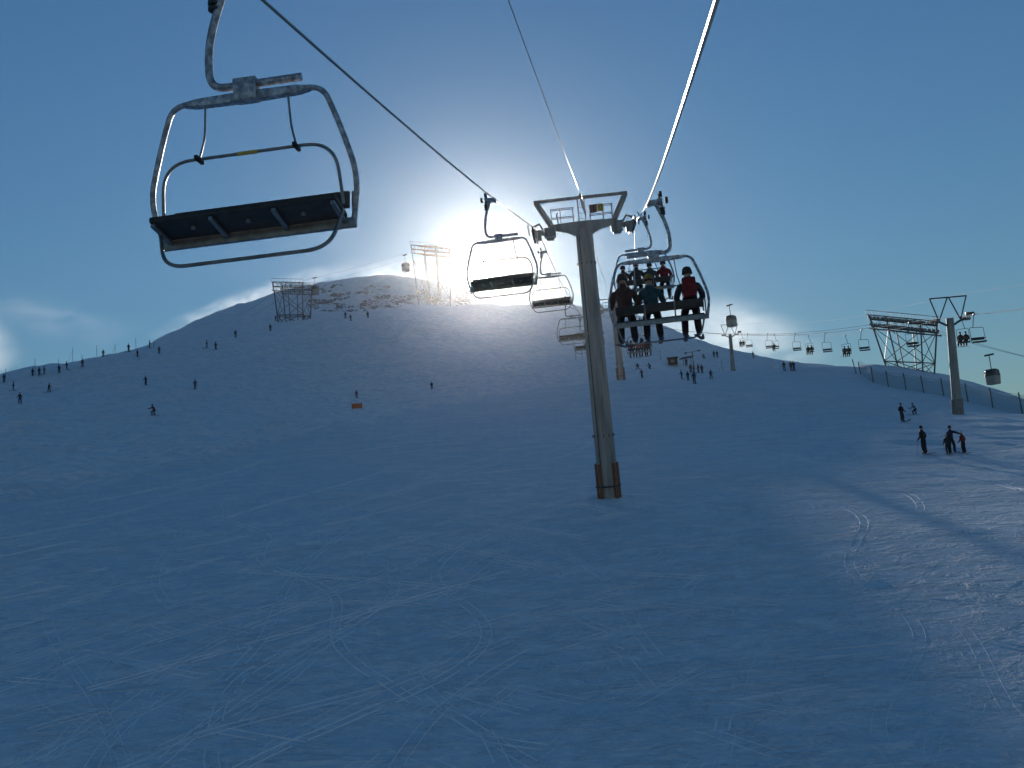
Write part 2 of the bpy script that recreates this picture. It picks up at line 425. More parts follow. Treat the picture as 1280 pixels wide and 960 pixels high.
# ------------------------------------------------------------------ quad chairlift
U0 = 152.0 / F
RX, LX = 0.70, -4.07                       # rope offsets from the camera's own line
def lift_x(off, D): return off + U0 * D
D1, D2 = 51.0, 140.0                       # towers
def rz_right(D):
    if D <= D1: return 1.72 + 0.0730 * D + 0.00080 * D * D
    if D <= D2: t = D - D1; return 7.49 - 0.139 * t + 0.00175 * t * t
    t = D - D2; return 8.98 + 0.045 * t + 0.0001 * t * t
def rz_left(D):
    if D <= D1: return 4.40 + 0.032 * D + 0.00055 * D * D
    if D <= D2: t = D - D1; return 7.47 - 0.1044 * t + 0.00136 * t * t
    t = D - D2; return 8.95 + 0.045 * t + 0.0001 * t * t
def rz_mid(D):
    if D <= D1: return 6.35 + 0.030 * D + 0.00028 * D * D
    if D <= D2: t = D - D1; return 8.61 - 0.06 * t + 0.00085 * t * t
    t = D - D2; return 10.0 + 0.045 * t

def rope(name, label, fx, fz, lo, hi, r, step=2.0, cat='cable', group=None):
    pts = []; d = lo
    while d < hi: pts.append(W(fx(d), d, fz(d))); d += step
    pts.append(W(fx(hi), hi, fz(hi)))
    o = build(name, MB().tube(pts, r, 10), ROPE); return tag(o, label, cat, group)
rope('haul_rope', 'thick steel haul rope of the occupied chairs, right side of the nearest pylon', lambda d: lift_x(RX, d), rz_right, -25, 330, 0.021)
rope('haul_rope', 'thick steel haul rope carrying the empty four-seat chairs', lambda d: lift_x(LX, d), rz_left, -25, 330, 0.021)
rope('signal_cable', 'thin cable running to the top bar of the big pylon', lambda d: lift_x((RX + LX) / 2, d), rz_mid, -25, 330, 0.011)

def make_quad_chair():
    t = thing('quad_chair', '', 'chairlift chair', (0, 0, 0), group='four-seat chairs on the big lift')
    g = MB()
    g.box((0.03, 0, -0.01), (0.11, 0.26, 0.10)); g.box((0.17, 0, 0.0), (0.22, 0.12, 0.13)); g.box((0.30, 0, 0.0), (0.12, 0.34, 0.10))
    grip = build('grip', g, RIME, t, True, 0.012)
    s = MB()
    for z in (-0.16, -0.23, -0.30): s.tube([(0.34 + 0.05 * math.cos(a), 0.06 * math.sin(a), z) for a in [k * 0.7854 for k in range(9)]], 0.026, 6)
    s.cyl((0.34, 0, 0.05), (0.34, 0, -0.42), 0.03, 10)
    build('spring_pack', s, DARK, grip)
    w = MB(); w.cyl((0.30, 0.0, 0.20), (0.37, 0, 0.20), 0.075, 14); w.box((0.30, 0, 0.11), (0.05, 0.06, 0.2)); w.cyl((0.43, 0, 0.03), (0.50, 0, 0.03), 0.085, 14)
    build('guide_wheel', w, RUBBER, grip)
    arm = fillet([(0.20, 0, -0.03), (0.36, 0, -0.48), (0.43, 0, -0.80), (0.43, 0, -1.27), (0.0, 0, -1.27), (-0.64, 0, -1.27)], 0.25, 8)
    build('hanger_arm', MB().tube(arm, 0.045, 12), RIME, t)
    build('clamp_box', MB().box((0, 0, -1.34), (0.27, 0.16, 0.26)), RIME, t, True, 0.015)
    bm_ = MB()
    xs = [-0.74, -0.6, -0.2, 0.2, 0.6, 0.74]; hh = [0.015, 0.042, 0.052, 0.052, 0.042, 0.015]
    prof = []
    for x, h_ in zip(xs, hh): prof += [(x, -0.05, -1.42 - h_), (x, 0.05, -1.42 - h_), (x, 0.05, -1.42 + h_), (x, -0.05, -1.42 + h_)]
    fs = [(i * 4 + k, i * 4 + (k + 1) % 4, i * 4 + 4 + (k + 1) % 4, i * 4 + 4 + k) for i in range(5) for k in range(4)] + [(3, 2, 1, 0), (20, 21, 22, 23)]
    bm_.add(prof, fs); build('top_beam', bm_, RIME, t, True, 0.006)
    for s_ in (1, -1):
        side = fillet([(s_ * 0.55, 0.0, -1.40), (s_ * 0.88, 0.0, -1.42), (s_ * 1.04, -0.03, -1.88), (s_ * 1.20, -0.06, -2.48), (s_ * 1.10, -0.16, -2.95)], 0.27, 8)
        build('side_frame', MB().tube(side, 0.032, 10), RIME, t)
    # seat, tilted back a little, on a steel frame
    rot = Matrix.Rotation(math.radians(9), 3, 'X')
    seat = build('seat', MB().box((0, 0.10, -2.87), (2.08, 0.46, 0.07), rot), SEATM, t, True, 0.025)
    fr = MB(); fr.box((0, -0.17, -2.975), (2.24, 0.07, 0.11)); frame = build('seat_frame', fr, STEEL, t, True, 0.01)
    for x in (-1.0, -0.35, 0.35, 1.0):
        build('bracket', MB().box((x, 0.07, -2.935), (0.05, 0.5, 0.04), rot), STEEL, seat, True, 0.005)
    for x in (-0.62, 0.0, 0.62):
        build('bolt', MB().cyl((x, 0.13, -2.93), (x, 0.13, -2.90), 0.03, 8), STEEL, seat)
    rb = Matrix.Rotation(math.radians(-14), 3, 'X')
    back = build('backrest', MB().box((0, -0.285, -2.66), (2.06, 0.06, 0.21), rb.inverted()), SEATM, t, True, 0.022)
    for x in (-1.06, -0.35, 0.35, 1.06):
        build('back_post', MB().tube([(x, -0.2, -2.97), (x, -0.29, -2.84), (x, -0.335, -2.56)], 0.018, 8), STEEL, back)
    hoop = fillet([(-1.03, -0.02, -2.80), (-0.99, 0.05, -2.10), (0.99, 0.05, -2.10), (1.03, -0.02, -2.80)], 0.36, 9)
    sb = build('safety_bar', MB().tube(hoop, 0.019, 10), STEEL, t)
    for x in (-0.5, 0.5):
        build('strut', MB().tube(fillet([(x * 0.96, 0.02, -1.44), (x, 0.02, -1.85), (x * 1.12, 0.05, -2.10)], 0.1, 4), 0.013, 8), STEEL, sb)
        build('bar_pad', MB().box((x * 1.12, 0.06, -2.11), (0.045, 0.19, 0.05)), RUBBER, sb, True, 0.012)
    build('sticker', MB().cyl((-0.12, 0.05, -2.10), (0.12, 0.05, -2.10), 0.022, 12), YEL, sb)
    foot = fillet([(-1.04, 0.05, -2.90), (-0.92, 0.24, -3.37), (0.92, 0.24, -3.37), (1.04, 0.05, -2.90)], 0.26, 8)
    build('footrest', MB().tube(foot, 0.021, 10), STEEL, sb)
    return t

quad = make_quad_chair(); _first = [quad]
def place_quad(off, D, fz, facing, label, swing=0.0):
    o = _first.pop() if _first else copy_tree(quad)
    o.location = W(lift_x(off, D), D, fz(D))
    yaw = -math.atan(U0)
    o.rotation_euler = (swing, 0, yaw + (math.pi if facing == 'down' else 0))
    o['label'] = label
    return o
LEFT_CHAIRS = [(11.9, 'big empty four-seat chair with yellow sticker on its bar, alone against blue sky'),
               (34.7, 'empty four-seat chair hanging in front of the bright sun'),
               (56.2, 'empty four-seat chair just behind the big pylon, below its sheaves'),
               (75.0, 'empty four-seat chair seen against the snow, partly behind the big pylon shaft'),
               (95.0, 'tiny empty four-seat chair low over the snow behind the big pylon'),
               (115.0, 'tiny empty four-seat chair between the big pylon and the second pylon')]
for D, lab in LEFT_CHAIRS: place_quad(LX, D, rz_left, 'down', lab)
RIGHT_CHAIRS = [(25.2, 'four-seat chair with three riders and one free place'), (41.5, 'four-seat chair filled by four riders in a row'),
                (96.0, 'small distant four-seat chair with red-clad riders over the snow')]
right_objs = [place_quad(RX, D, rz_right, 'up', lab) for D, lab in RIGHT_CHAIRS]

def sheave_train(parent, x, z, n, pitch_, r, side):
    s = build('sheave_train', MB().box((x + side * 0.10, 0, z - r * 1.2), (0.07, n * pitch_, 0.16)), TOWER, parent, True, 0.01)
    for k in range(n):
        y = (k - (n - 1) / 2) * pitch_
        w = MB(); w.cyl((x - 0.045, y, z - r - 0.02), (x + 0.045, y, z - r - 0.02), r, 18); w.cyl((x - 0.07, y, z - r - 0.02), (x + 0.07, y, z - r - 0.02), r * 0.35, 10)
        build('sheave', w, DARK, s)
    return s

def lift_tower(D, label, detail):
    cx = lift_x((RX + LX) / 2, D); gz = ground(cx, D)
    t = thing('lift_pylon', label, 'pylon', W(cx, D, gz), (PITCH, 0, -math.atan(U0) * 0.5), 'pylons of the big chairlift')
    zr = rz_right(D) - gz                                    # rope height above the snow
    ztop = zr - 0.15
    r0, r1 = (0.50, 0.40)
    k = 8
    build('shaft', MB().lathe([(r0 * 1.0, -0.8), (r0, 0), (r1, ztop - 0.45), (r1 * 0.98, ztop - 0.1)], 28), TOWER, t)
    fl = MB(); fl.lathe([(r0 * 1.03, 0), (r0 * 1.03, 0.07)], 28, (0, 0, ztop * 0.60)); build('flange', fl, TOWER, t)
    for fz in (0.22, 0.86):
        f2 = MB(); rr0 = r0 + (r1 - r0) * fz; f2.lathe([(rr0 * 1.06, 0), (rr0 * 1.06, 0.10)], 28, (0, 0, ztop * fz)); fo_ = build('flange', f2, TOWER, t)
        for k_ in range(12):
            a_ = k_ * math.pi / 6; build('bolt', MB().cyl((rr0 * 1.09 * math.cos(a_), rr0 * 1.09 * math.sin(a_), ztop * fz - 0.02), (rr0 * 1.09 * math.cos(a_), rr0 * 1.09 * math.sin(a_), ztop * fz + 0.12), 0.022, 6), DARK, fo_)
    build('conduit', MB().tube([(-0.30, -0.44, 0.5), (-0.27, -0.38, ztop * 0.5), (-0.24, -0.34, ztop - 0.4)], 0.022, 6), DARK, t)
    # crossarm: box beam with haunches
    c = MB(); hw = 1.62
    P = []
    for x, zl, zh, dy in [(-hw, -0.02, 0.24, 0.16), (-0.8, -0.20, 0.26, 0.2), (-0.42, -0.40, 0.27, 0.22), (0.42, -0.40, 0.27, 0.22), (0.8, -0.20, 0.26, 0.2), (hw, -0.02, 0.24, 0.16)]:
        P += [(x, -dy, ztop + zl), (x, dy, ztop + zl), (x, dy, ztop + zh), (x, -dy, ztop + zh)]
    fs = [(i * 4 + a, i * 4 + (a + 1) % 4, i * 4 + 4 + (a + 1) % 4, i * 4 + 4 + a) for i in range(5) for a in range(4)] + [(3, 2, 1, 0), (20, 21, 22, 23)]
    c.add(P, fs); arm = build('crossarm', c, TOWER, t, True, 0.02)
    for s_ in (-1, 1):
        build('end_plate', MB().box((s_ * (hw + 0.02), 0, ztop - 0.12), (0.58, 0.44, 0.50)).box((s_ * (hw + 0.02), 0, ztop - 0.42), (0.40, 0.36, 0.16)), TOWER, arm, True, 0.05)
        for x in (-0.2, 0.0, 0.2): build('rib', MB().box((s_ * (hw + 0.02) + x, -0.235, ztop - 0.13), (0.03, 0.05, 0.44)), TOWER, arm)
        build('work_lug', MB().tube([(s_ * (hw + 0.34), -0.1, ztop + 0.05), (s_ * (hw + 0.5), -0.15, ztop + 0.32), (s_ * (hw + 0.8), -0.1, ztop + 0.22)], 0.06, 8), TOWER, arm)
        b = MB(); b.box((s_ * 2.05, 0, ztop - 0.08), (0.6, 0.24, 0.22)); b.cyl((s_ * 2.05, -0.4, ztop - 0.1), (s_ * 2.05, 0.4, ztop - 0.1), 0.09, 12)
        build('bracket', b, TOWER, arm, True, 0.02)
        sheave_train(t, s_ * 2.44, zr - 0.02, 6, 0.54, 0.25, -s_)
        build('train_plate', MB().box((s_ * 2.30, 0, zr - 0.42), (0.10, 2.6, 0.34)).box((s_ * 2.22, 0, zr - 0.36), (0.3, 0.5, 0.5)), TOWER, t, True, 0.03)
        build('rope_catcher', MB().tube([(s_ * 2.62, -1.3, zr - 0.5), (s_ * 2.66, -1.35, zr - 0.05), (s_ * 2.62, -1.3, zr + 0.1)], 0.03, 8), TOWER, t)
        member('gantry_post', (s_ * 1.55, 0, ztop + 0.2), (s_ * 2.2, 0, ztop + 1.42), 0.14, TOWER, t)
    build('gantry_beam', MB().box((0, 0, ztop + 1.44), (4.6, 0.16, 0.15)), TOWER, t, True, 0.015)
    build('cable_saddle', MB().box((0, 0, ztop + 1.56), (0.14, 0.3, 0.12)), ZINC, t, True, 0.02)
    # ladder up the uphill right face
    la = MB(); lx, ly = 0.50, 0.34
    lad = build('ladder', la.tube([(lx, ly, 0.8), (lx - 0.08, ly, ztop - 0.3)], 0.022, 6).tube([(lx - 0.27, ly + 0.28, 0.8), (lx - 0.35, ly + 0.28, ztop - 0.3)], 0.022, 6), STEEL, t)
    nr = int((ztop - 1.4) / 0.32)
    for k_ in range(nr):
        z = 1.0 + 0.32 * k_; f = 0.08 * z / ztop
        member('rung', (lx - f, ly, z), (lx - 0.27 - f, ly + 0.28, z), 0.014, STEEL, lad)
    # work platforms with railings both sides
    def rail(a, b, r=0.018): member('railing', a, b, r, STEEL, t, 6)
    for s_ in (-1, 1):
        build('catwalk', MB().box((s_ * 0.98, 0.48, ztop + 0.16), (1.3, 0.42, 0.04)), STEEL, t, True, 0.005)
        for y in (0.27, 0.72):
            for x in (0.42, 1.05, 1.5): rail((s_ * x, y, ztop + 0.1), (s_ * x, y, ztop + 1.05))
            for z in (0.62, 1.05): rail((s_ * 0.36, y, ztop + z), (s_ * 1.56, y, ztop + z))
        rail((s_ * 0.16, -0.12, ztop + 0.2), (s_ * 0.16, -0.12, ztop + 1.4), 0.03)
    for k_ in range(4): rail((-0.16, -0.12, ztop + 0.4 + 0.27 * k_), (0.16, -0.12, ztop + 0.4 + 0.27 * k_), 0.014)
    build('ice_lump', MB().tube([(0.02, -0.15, ztop + 1.35), (0.10, -0.2, ztop + 0.9), (0.2, -0.22, ztop + 0.55)], [0.05, 0.07, 0.03], 8), PALE, t)
    if detail:
        sg = build('number_sign', MB().box((0.58, -0.14, ztop + 0.82), (0.34, 0.025, 0.40)), RED, t, True, 0.004)
        build('sign_half', MB().box((0.92, -0.14, ztop + 0.84), (0.32, 0.025, 0.38)), YEL, sg, True, 0.004)
        build('sign_mark', MB().box((0.60, -0.157, ztop + 0.82), (0.09, 0.012, 0.30)), HUTR, sg)
        build('sign_mark', MB().tube([(0.93 + 0.075 * math.sin(a), -0.157, ztop + 0.84 + 0.12 * math.cos(a)) for a in [k_ * 0.5236 for k_ in range(13)]], 0.018, 6), HUTW, sg)
        build('tool_hook', MB().tube([(-1.18, 0.0, ztop + 0.2), (-1.24, 0.0, ztop + 0.75), (-1.16, 0, ztop + 0.82)], 0.03, 8), ZINC, t)
    # padding boards round the foot
    for a in (-2.7, -2.25, -0.9, -0.45, 0.5, 1.57, 2.64):
        bx_, by_ = (r0 + 0.09) * math.cos(a), (r0 + 0.09) * math.sin(a)
        build('board', MB().box((bx_, by_, 0.72), (0.05, 0.17, 1.75), Matrix.Rotation(a, 3, 'Z')), WOOD, t, True, 0.006)
    build('board_strap', MB().lathe([(r0 + 0.13, 0.45), (r0 + 0.13, 0.52)], 24), DARK, t)
    return t, ztop
lift_tower(D1, 'big grey tubular pylon with number plate and orange boards round its foot', True)
lift_tower(D2, 'smaller grey tubular pylon up the slope behind the occupied chair', False)

# ------------------------------------------------------------------ people
def skin_person(name, J, bones, root_i=0):
    """J: name -> (x,y,z,rx,ry); bones: list of (a,b,region). One continuous skinned surface."""
    keys = list(J); idx = {k: i for i, k in enumerate(keys)}
    me_ = bpy.data.meshes.new('sk'); me_.from_pydata([J[k][:3] for k in keys], [(idx[a], idx[b]) for a, b, r in bones], []); me_.update()
    o = bpy.data.objects.new('sk', me_); COL.objects.link(o)
    md = o.modifiers.new('skin', 'SKIN'); md.use_smooth_shade = True; md.branch_smoothing = 0.6
    lay = me_.skin_vertices[0].data
    for k in keys:
        lay[idx[k]].radius = (J[k][3], J[k][4]); lay[idx[k]].use_root = (k == 'pelvis')
    sb = o.modifiers.new('sub', 'SUBSURF'); sb.levels = 1; sb.render_levels = 1
    dg = bpy.context.evaluated_depsgraph_get(); ev = o.evaluated_get(dg)
    out = bpy.data.meshes.new_from_object(ev); out.name = name
    regs = {'jacket': 0, 'trousers': 1, 'skin': 2, 'boots': 3, 'gloves': 4}
    seg = [(np.array(J[a][:3]), np.array(J[b][:3]), regs[r]) for a, b, r in bones]
    cs = np.empty(len(out.polygons) * 3); out.polygons.foreach_get('center', cs); cs = cs.reshape(-1, 3)
    best = np.full(len(cs), 1e9); ind = np.zeros(len(cs), int)
    for a, b, r in seg:
        ab = b - a; tt = np.clip(((cs - a) @ ab) / max(ab @ ab, 1e-9), 0, 1); d = np.linalg.norm(cs - (a + tt[:, None] * ab), axis=1)
        k = d < best; best[k] = d[k]; ind[k] = r
    bpy.data.objects.remove(o); bpy.data.meshes.remove(me_)
    out.materials.clear()
    for _ in range(5): out.materials.append(MATS['dark_iron'])
    out.polygons.foreach_set('material_index', ind.astype(np.int32)); out.polygons.foreach_set('use_smooth', np.ones(len(cs), bool)); out.update()
    return out

BONES = [('pelvis', 'waist', 'jacket'), ('waist', 'chest', 'jacket'), ('chest', 'neck', 'jacket'), ('neck', 'jaw', 'skin'), ('jaw', 'brow', 'skin'), ('brow', 'crown', 'skin'), ('jaw', 'nose', 'skin')]
for s_ in 'lr':
    BONES += [('chest', 'sho' + s_, 'jacket'), ('sho' + s_, 'elb' + s_, 'jacket'), ('elb' + s_, 'wri' + s_, 'jacket'), ('wri' + s_, 'pal' + s_, 'gloves'),
              ('pal' + s_, 'fin' + s_, 'gloves'), ('wri' + s_, 'thu' + s_, 'gloves'),
              ('pelvis', 'hip' + s_, 'trousers'), ('hip' + s_, 'kne' + s_, 'trousers'), ('kne' + s_, 'ank' + s_, 'trousers'), ('ank' + s_, 'toe' + s_, 'boots')]

def pose(kind):
    J = {}
    def torso(px_, py_, pz, lean, fwd_=0.0, height=0.55):
        d = Vector((0, math.sin(lean), math.cos(lean))); p = Vector((px_, py_, pz))
        J['pelvis'] = (*p, .175, .15)
        J['waist'] = (*(p + d * 0.2), .175, .15)
        J['chest'] = (*(p + d * 0.43), .195, .155)
        n = p + d * 0.58; J['neck'] = (*n, .085, .085)
        J['jaw'] = (*(n + Vector((0, .025, .09))), .068, .075); J['brow'] = (*(n + Vector((0, .02, .17))), .082, .092)
        J['crown'] = (*(n + Vector((0, .005, .245))), .06, .065); J['nose'] = (*(n + Vector((0, .125, .115))), .014, .014)
        return p, d
    def arm(s_, sx, sh, el, wr):
        J['sho' + s_] = (*sh, .098, .098); J['elb' + s_] = (*el, .074, .074); J['wri' + s_] = (*wr, .055, .055)
        d = (Vector(wr) - Vector(el)).normalized(); q = Vector(wr) + d * 0.08; J['pal' + s_] = (*q, .045, .035); J['fin' + s_] = (*(q + d * 0.08 + Vector((0, 0, -.015))), .03, .022)
        J['thu' + s_] = (*(Vector(wr) + d * 0.07 + Vector((-sx * .055, 0.02, .02))), .018, .018)
    def leg(s_, hip, kn, an, toe):
        J['hip' + s_] = (*hip, .122, .122); J['kne' + s_] = (*kn, .095, .095); J['ank' + s_] = (*an, .085, .085); J['toe' + s_] = (*toe, .06, .055)
    if kind in ('stand', 'arm_out', 'bend', 'walk'):
        lean = {'stand': 0.05, 'arm_out': 0.12, 'bend': 0.75, 'walk': 0.2}[kind]
        p, d = torso(0, -0.16 if kind == 'bend' else 0, 0.93, lean)
        c = p + d * 0.45
        for s_, sx in (('l', -1), ('r', 1)):
            sh = c + Vector((sx * .19, 0, 0))
            if kind == 'arm_out' and s_ == 'r': arm(s_, sx, sh, sh + Vector((.24, .08, -.12)), sh + Vector((.46, .14, -.24)))
            elif kind == 'bend': arm(s_, sx, sh, sh + Vector((sx * .05, .14, -.24)), sh + Vector((0, .36, -.36)))
            elif kind == 'walk': arm(s_, sx, sh, sh + Vector((sx * .1, .02, -.27)), sh + Vector((sx * .1, .27, -.32)))
            else: arm(s_, sx, sh, sh + Vector((sx * .09, -.04, -.28)), sh + Vector((sx * .05, .16, -.40)))
            st = .10 if kind == 'stand' else .14; kf = 0.05 if kind != 'walk' else (0.18 if s_ == 'r' else 0.0)
            leg(s_, (sx * .095, p.y, .90), (sx * (st + .02), kf + p.y * 0.5, .50), (sx * st * 1.15, 0 if kind != 'walk' else kf - 0.06, .13), (sx * st * 1.2, .16 if kind != 'walk' else kf + 0.1, .075))
    elif kind == 'crouch':
        p, d = torso(0, -0.2, 0.68, 0.62); c = p + d * 0.45
        for s_, sx in (('l', -1), ('r', 1)):
            sh = c + Vector((sx * .19, 0, 0)); arm(s_, sx, sh, sh + Vector((sx * .16, .1, -.2)), sh + Vector((sx * .2, .34, -.16)))
            leg(s_, (sx * .1, -.2, .66), (sx * .2, .16, .46), (sx * .24, -.02, .13), (sx * .23, .15, .075))
    elif kind in ('sit', 'sit_lean'):
        lean = -0.10 if kind == 'sit' else 0.16
        p, d = torso(0, 0, 0.16, lean); c = p + d * 0.45
        for s_, sx in (('l', -1), ('r', 1)):
            sh = c + Vector((sx * .2, 0, 0)); arm(s_, sx, sh, sh + Vector((sx * .1, .08, -.26)), sh + Vector((-sx * .02, .34, -.3)))
            leg(s_, (sx * .1, .04, .13), (sx * .13, .44, .12), (sx * .15, .50, -.30), (sx * .15, .66, -.36))
    return J

BODY = {k: skin_person('body_' + k, pose(k), BONES) for k in ('stand', 'arm_out', 'bend', 'walk', 'crouch', 'sit', 'sit_lean')}
POSES = {k: pose(k) for k in BODY}

def cloth(c): 
    return mat('cloth_%02d_%02d_%02d' % tuple(int(v * 100) for v in c), c, 0.85, 0, 0.3, 9, tuple(v * 0.55 for v in c), 1.0)
SKIN = mat('skin', (0.42, 0.25, 0.18), 0.6)
BOOT = mat('ski_boot', (0.06, 0.06, 0.065), 0.35)
_hat = {}
def hat_mesh(style):
    if style not in _hat:
        b = MB()
        if style == 'helmet': b.lathe([(.112, -.06), (.122, 0), (.118, .06), (.09, .115), (.045, .145), (.005, .152)], 16)
        else: b.lathe([(.102, -.05), (.110, -.02), (.110, .02), (.105, .03), (.10, .07), (.075, .105), (.035, .122), (.004, .126)], 14)
        _hat[style] = b.mesh(style)
    return _hat[style].copy()
SKI = {}
def ski_mesh(c, L):
    key = (c, L)
    if key not in SKI:
        P = []; n = 12
        for k in range(n + 1):
            y = -0.45 * L + L * k / n; w_ = 0.038 + 0.012 * abs(k / n - .5) * 2; z = 0.0
            if k >= n - 2: z = 0.035 * (k - n + 2) ** 2; w_ *= (0.95, .85, .35)[k - n + 2]
            P += [(-w_, y, z), (w_, y, z), (w_, y, z + 0.018), (-w_, y, z + 0.018)]
        fs = [(i * 4 + a, i * 4 + (a + 1) % 4, i * 4 + 4 + (a + 1) % 4, i * 4 + 4 + a) for i in range(n) for a in range(4)] + [(3, 2, 1, 0), (n * 4, n * 4 + 1, n * 4 + 2, n * 4 + 3)]
        me_ = MB().add(P, fs).mesh('ski'); me_.materials.append(cloth(c)); SKI[key] = me_
    return SKI[key]

DK = [(0.025, 0.027, 0.035), (0.04, 0.035, 0.035), (0.02, 0.03, 0.06), (0.035, 0.05, 0.045)]
def person(loc, yaw, kind, jacket, trousers, hat, label, group=None, scale=1.0, style='hat', skis=True, poles=True, goggles=True, ski_col=(0.10, 0.10, 0.12), tilt=0.0, pack=None):
    o = bpy.data.objects.new('person', BODY[kind]); COL.objects.link(o)
    for i, M in enumerate((cloth(jacket), cloth(trousers), SKIN, BOOT, cloth((0.03, 0.03, 0.03)))):
        o.material_slots[i].link = 'OBJECT'; o.material_slots[i].material = M
    o.location = loc; o.rotation_euler = (tilt, 0, yaw); o.scale = (scale,) * 3
    tag(o, label, 'person', group)
    J = POSES[kind]; b = Vector(J['brow'][:3])
    hm = hat_mesh(style); hm.materials.clear(); h_ = link('helmet' if style == 'helmet' else 'hat', hm, cloth(hat), o); h_.location = b + Vector((0, -0.005, 0.012)); h_.rotation_euler = (-0.08, 0, 0)
    if goggles:
        g = MB().tube([(b.x + .10 * math.sin(a), b.y + .115 * math.cos(a), b.z - 0.015) for a in [k * 0.4488 for k in range(15)]], 0.02, 6, False)
        build('goggles', g, RUBBER, o)
    if skis:
        for s_ in 'lr':
            t_ = Vector(J['toe' + s_][:3]); a_ = Vector(J['ank' + s_][:3])
            k = link('ski', ski_mesh(ski_col, 1.62), None, o)
            zz = -0.002 if kind not in ('sit', 'sit_lean') else t_.z - 0.085
            k.location = ((t_.x + a_.x) / 2, (t_.y + a_.y) / 2, zz)
            k.rotation_euler = ((0.17 + random.uniform(-.07, .07) if kind in ('sit', 'sit_lean') else 0), 0, random.uniform(-.2, .2) if kind in ('sit', 'sit_lean') else (0.16 if s_ == 'r' else -0.16) if kind == 'crouch' else (0.05 if s_ == 'r' else -0.05))
    if poles and not kind.startswith('sit'):
        for s_, sx in (('l', -1), ('r', 1)):
            w_ = Vector(J['pal' + s_][:3])
            if kind in ('sit', 'sit_lean'): e = w_ + Vector((sx * 0.05, 0.25, -1.0))
            elif kind == 'crouch': e = w_ + Vector((sx * .12, -0.75, -0.62))
            else: e = Vector((w_.x + sx * 0.10, w_.y + 0.12, 0.0))
            pl = MB().tube([w_ + (w_ - e).normalized() * 0.08, e], 0.009, 6); pl.cyl(e + Vector((0, 0, .05)), e + Vector((0, 0, .055)), 0.035, 8)
            build('ski_pole', pl, STEEL, o)
    if pack:  # rider's vest, built as a padded block on the back
        c = Vector(J['chest'][:3]); build('vest', MB().box(c + Vector((0, -0.19, -0.06)), (0.30, 0.17, 0.44)), cloth(pack), o, True, 0.05)
    return o

def on_snow(px, py, **kw):
    p = hit(px, py, **kw); return W(p.x, p.y, p.z), p

# riders on the chairs: seat centre in the chair's own frame
def rider(chair, x, kind, jacket, trousers, hat, label, group=None, **kw):
    M = Matrix.Translation(chair.location) @ Euler(chair.rotation_euler).to_matrix().to_4x4()
    loc = M @ Vector((x, -0.04, -2.865 + 0.035))
    return person(loc, chair.rotation_euler.z, kind, jacket, trousers, hat, label, group, **kw)
c1, c2, c3 = right_objs
rider(c1, -0.80, 'sit', (0.10, 0.045, 0.035), (0.045, 0.04, 0.04), (0.09, 0.05, 0.04), 'bulky rider in dark reddish brown jacket at the chair end beside the teal rider', scale=1.10)
rider(c1, -0.18, 'sit_lean', (0.04, 0.085, 0.095), (0.05, 0.035, 0.03), (0.32, 0.22, 0.04), 'rider in teal jacket and yellow hat in the middle of the three-person chair', scale=1.06)
rider(c1, 0.74, 'sit', (0.035, 0.035, 0.045), (0.05, 0.03, 0.04), (0.05, 0.03, 0.03), 'rider in black jacket and red backpack sitting alone by the free place', scale=1.08, pack=(0.22, 0.016, 0.02))
for x, jc, hc, nm in [(-0.78, (0.10, 0.05, 0.045), (0.3, 0.05, 0.05), 'rider with red hat and brown jacket on the full four-person chair'),
                      (-0.26, (0.05, 0.05, 0.055), (0.04, 0.04, 0.04), 'rider in charcoal jacket beside the red-hatted one on the full chair'),
                      (0.27, (0.09, 0.085, 0.08), (0.05, 0.05, 0.05), 'rider in grey jacket beside the red jacket on the full chair'),
                      (0.80, (0.24, 0.02, 0.026), (0.06, 0.02, 0.02), 'rider in bright red jacket at the end of the full four-person chair')]:
    rider(c2, x, 'sit' if x < 0 else 'sit_lean', jc, random.choice(DK), hc, nm, scale=random.uniform(0.92, 1.06))
for x, jc, nm in [(-0.7, (0.12, 0.04, 0.04), 'rider in brown red jacket at the end of the distant chair'), (-0.15, (0.30, 0.03, 0.04), 'rider in red jacket in the middle of the distant chair'),
                  (0.38, (0.26, 0.03, 0.035), 'second red jacketed rider on the distant chair'), (0.85, (0.05, 0.06, 0.05), 'dark green clad rider at the end of the distant chair')]:
    rider(c3, x, 'sit', jc, DK[0], DK[1], nm)

# the group standing on the piste by the double lift
def snow_person(px, py, yaw, kind, jacket, trousers, hat, label, group=None, **kw):
    loc, p = on_snow(px, py); return person(loc, yaw, kind, jacket, trousers, hat, label, group, **kw)
snow_person(1157, 568, 0.6, 'stand', (0.030, 0.026, 0.028), (0.022, 0.022, 0.028), (0.02, 0.02, 0.02), 'tall skier in black standing alone beside the adult with two children', scale=1.02)
snow_person(1191, 567, -0.95, 'arm_out', (0.025, 0.03, 0.075), (0.02, 0.02, 0.03), (0.02, 0.025, 0.06), 'adult in navy jacket reaching an arm towards the small red skier', scale=1.0, poles=False)
snow_person(1186, 568.5, 0.2, 'stand', (0.03, 0.03, 0.04), (0.03, 0.025, 0.03), (0.7, 0.7, 0.7), 'child in dark clothes and white helmet close against the navy adult', scale=0.72, style='helmet', poles=False)
snow_person(1206, 567, 0.5, 'stand', (0.22, 0.025, 0.03), (0.025, 0.02, 0.04), (0.75, 0.75, 0.75), 'child in red jacket and white helmet beside the navy adult', scale=0.80, style='helmet', poles=False)
snow_person(1128.5, 528, -2.7, 'stand', (0.035, 0.025, 0.035), (0.02, 0.02, 0.035), (0.08, 0.15, 0.3), 'skier in dark jacket and blue hat below the net fence', scale=0.95)
snow_person(1144, 519, 1.9, 'crouch', (0.16, 0.30, 0.42), (0.04, 0.03, 0.05), (0.03, 0.1, 0.2), 'small crouching skier in pale blue jacket', scale=0.85)

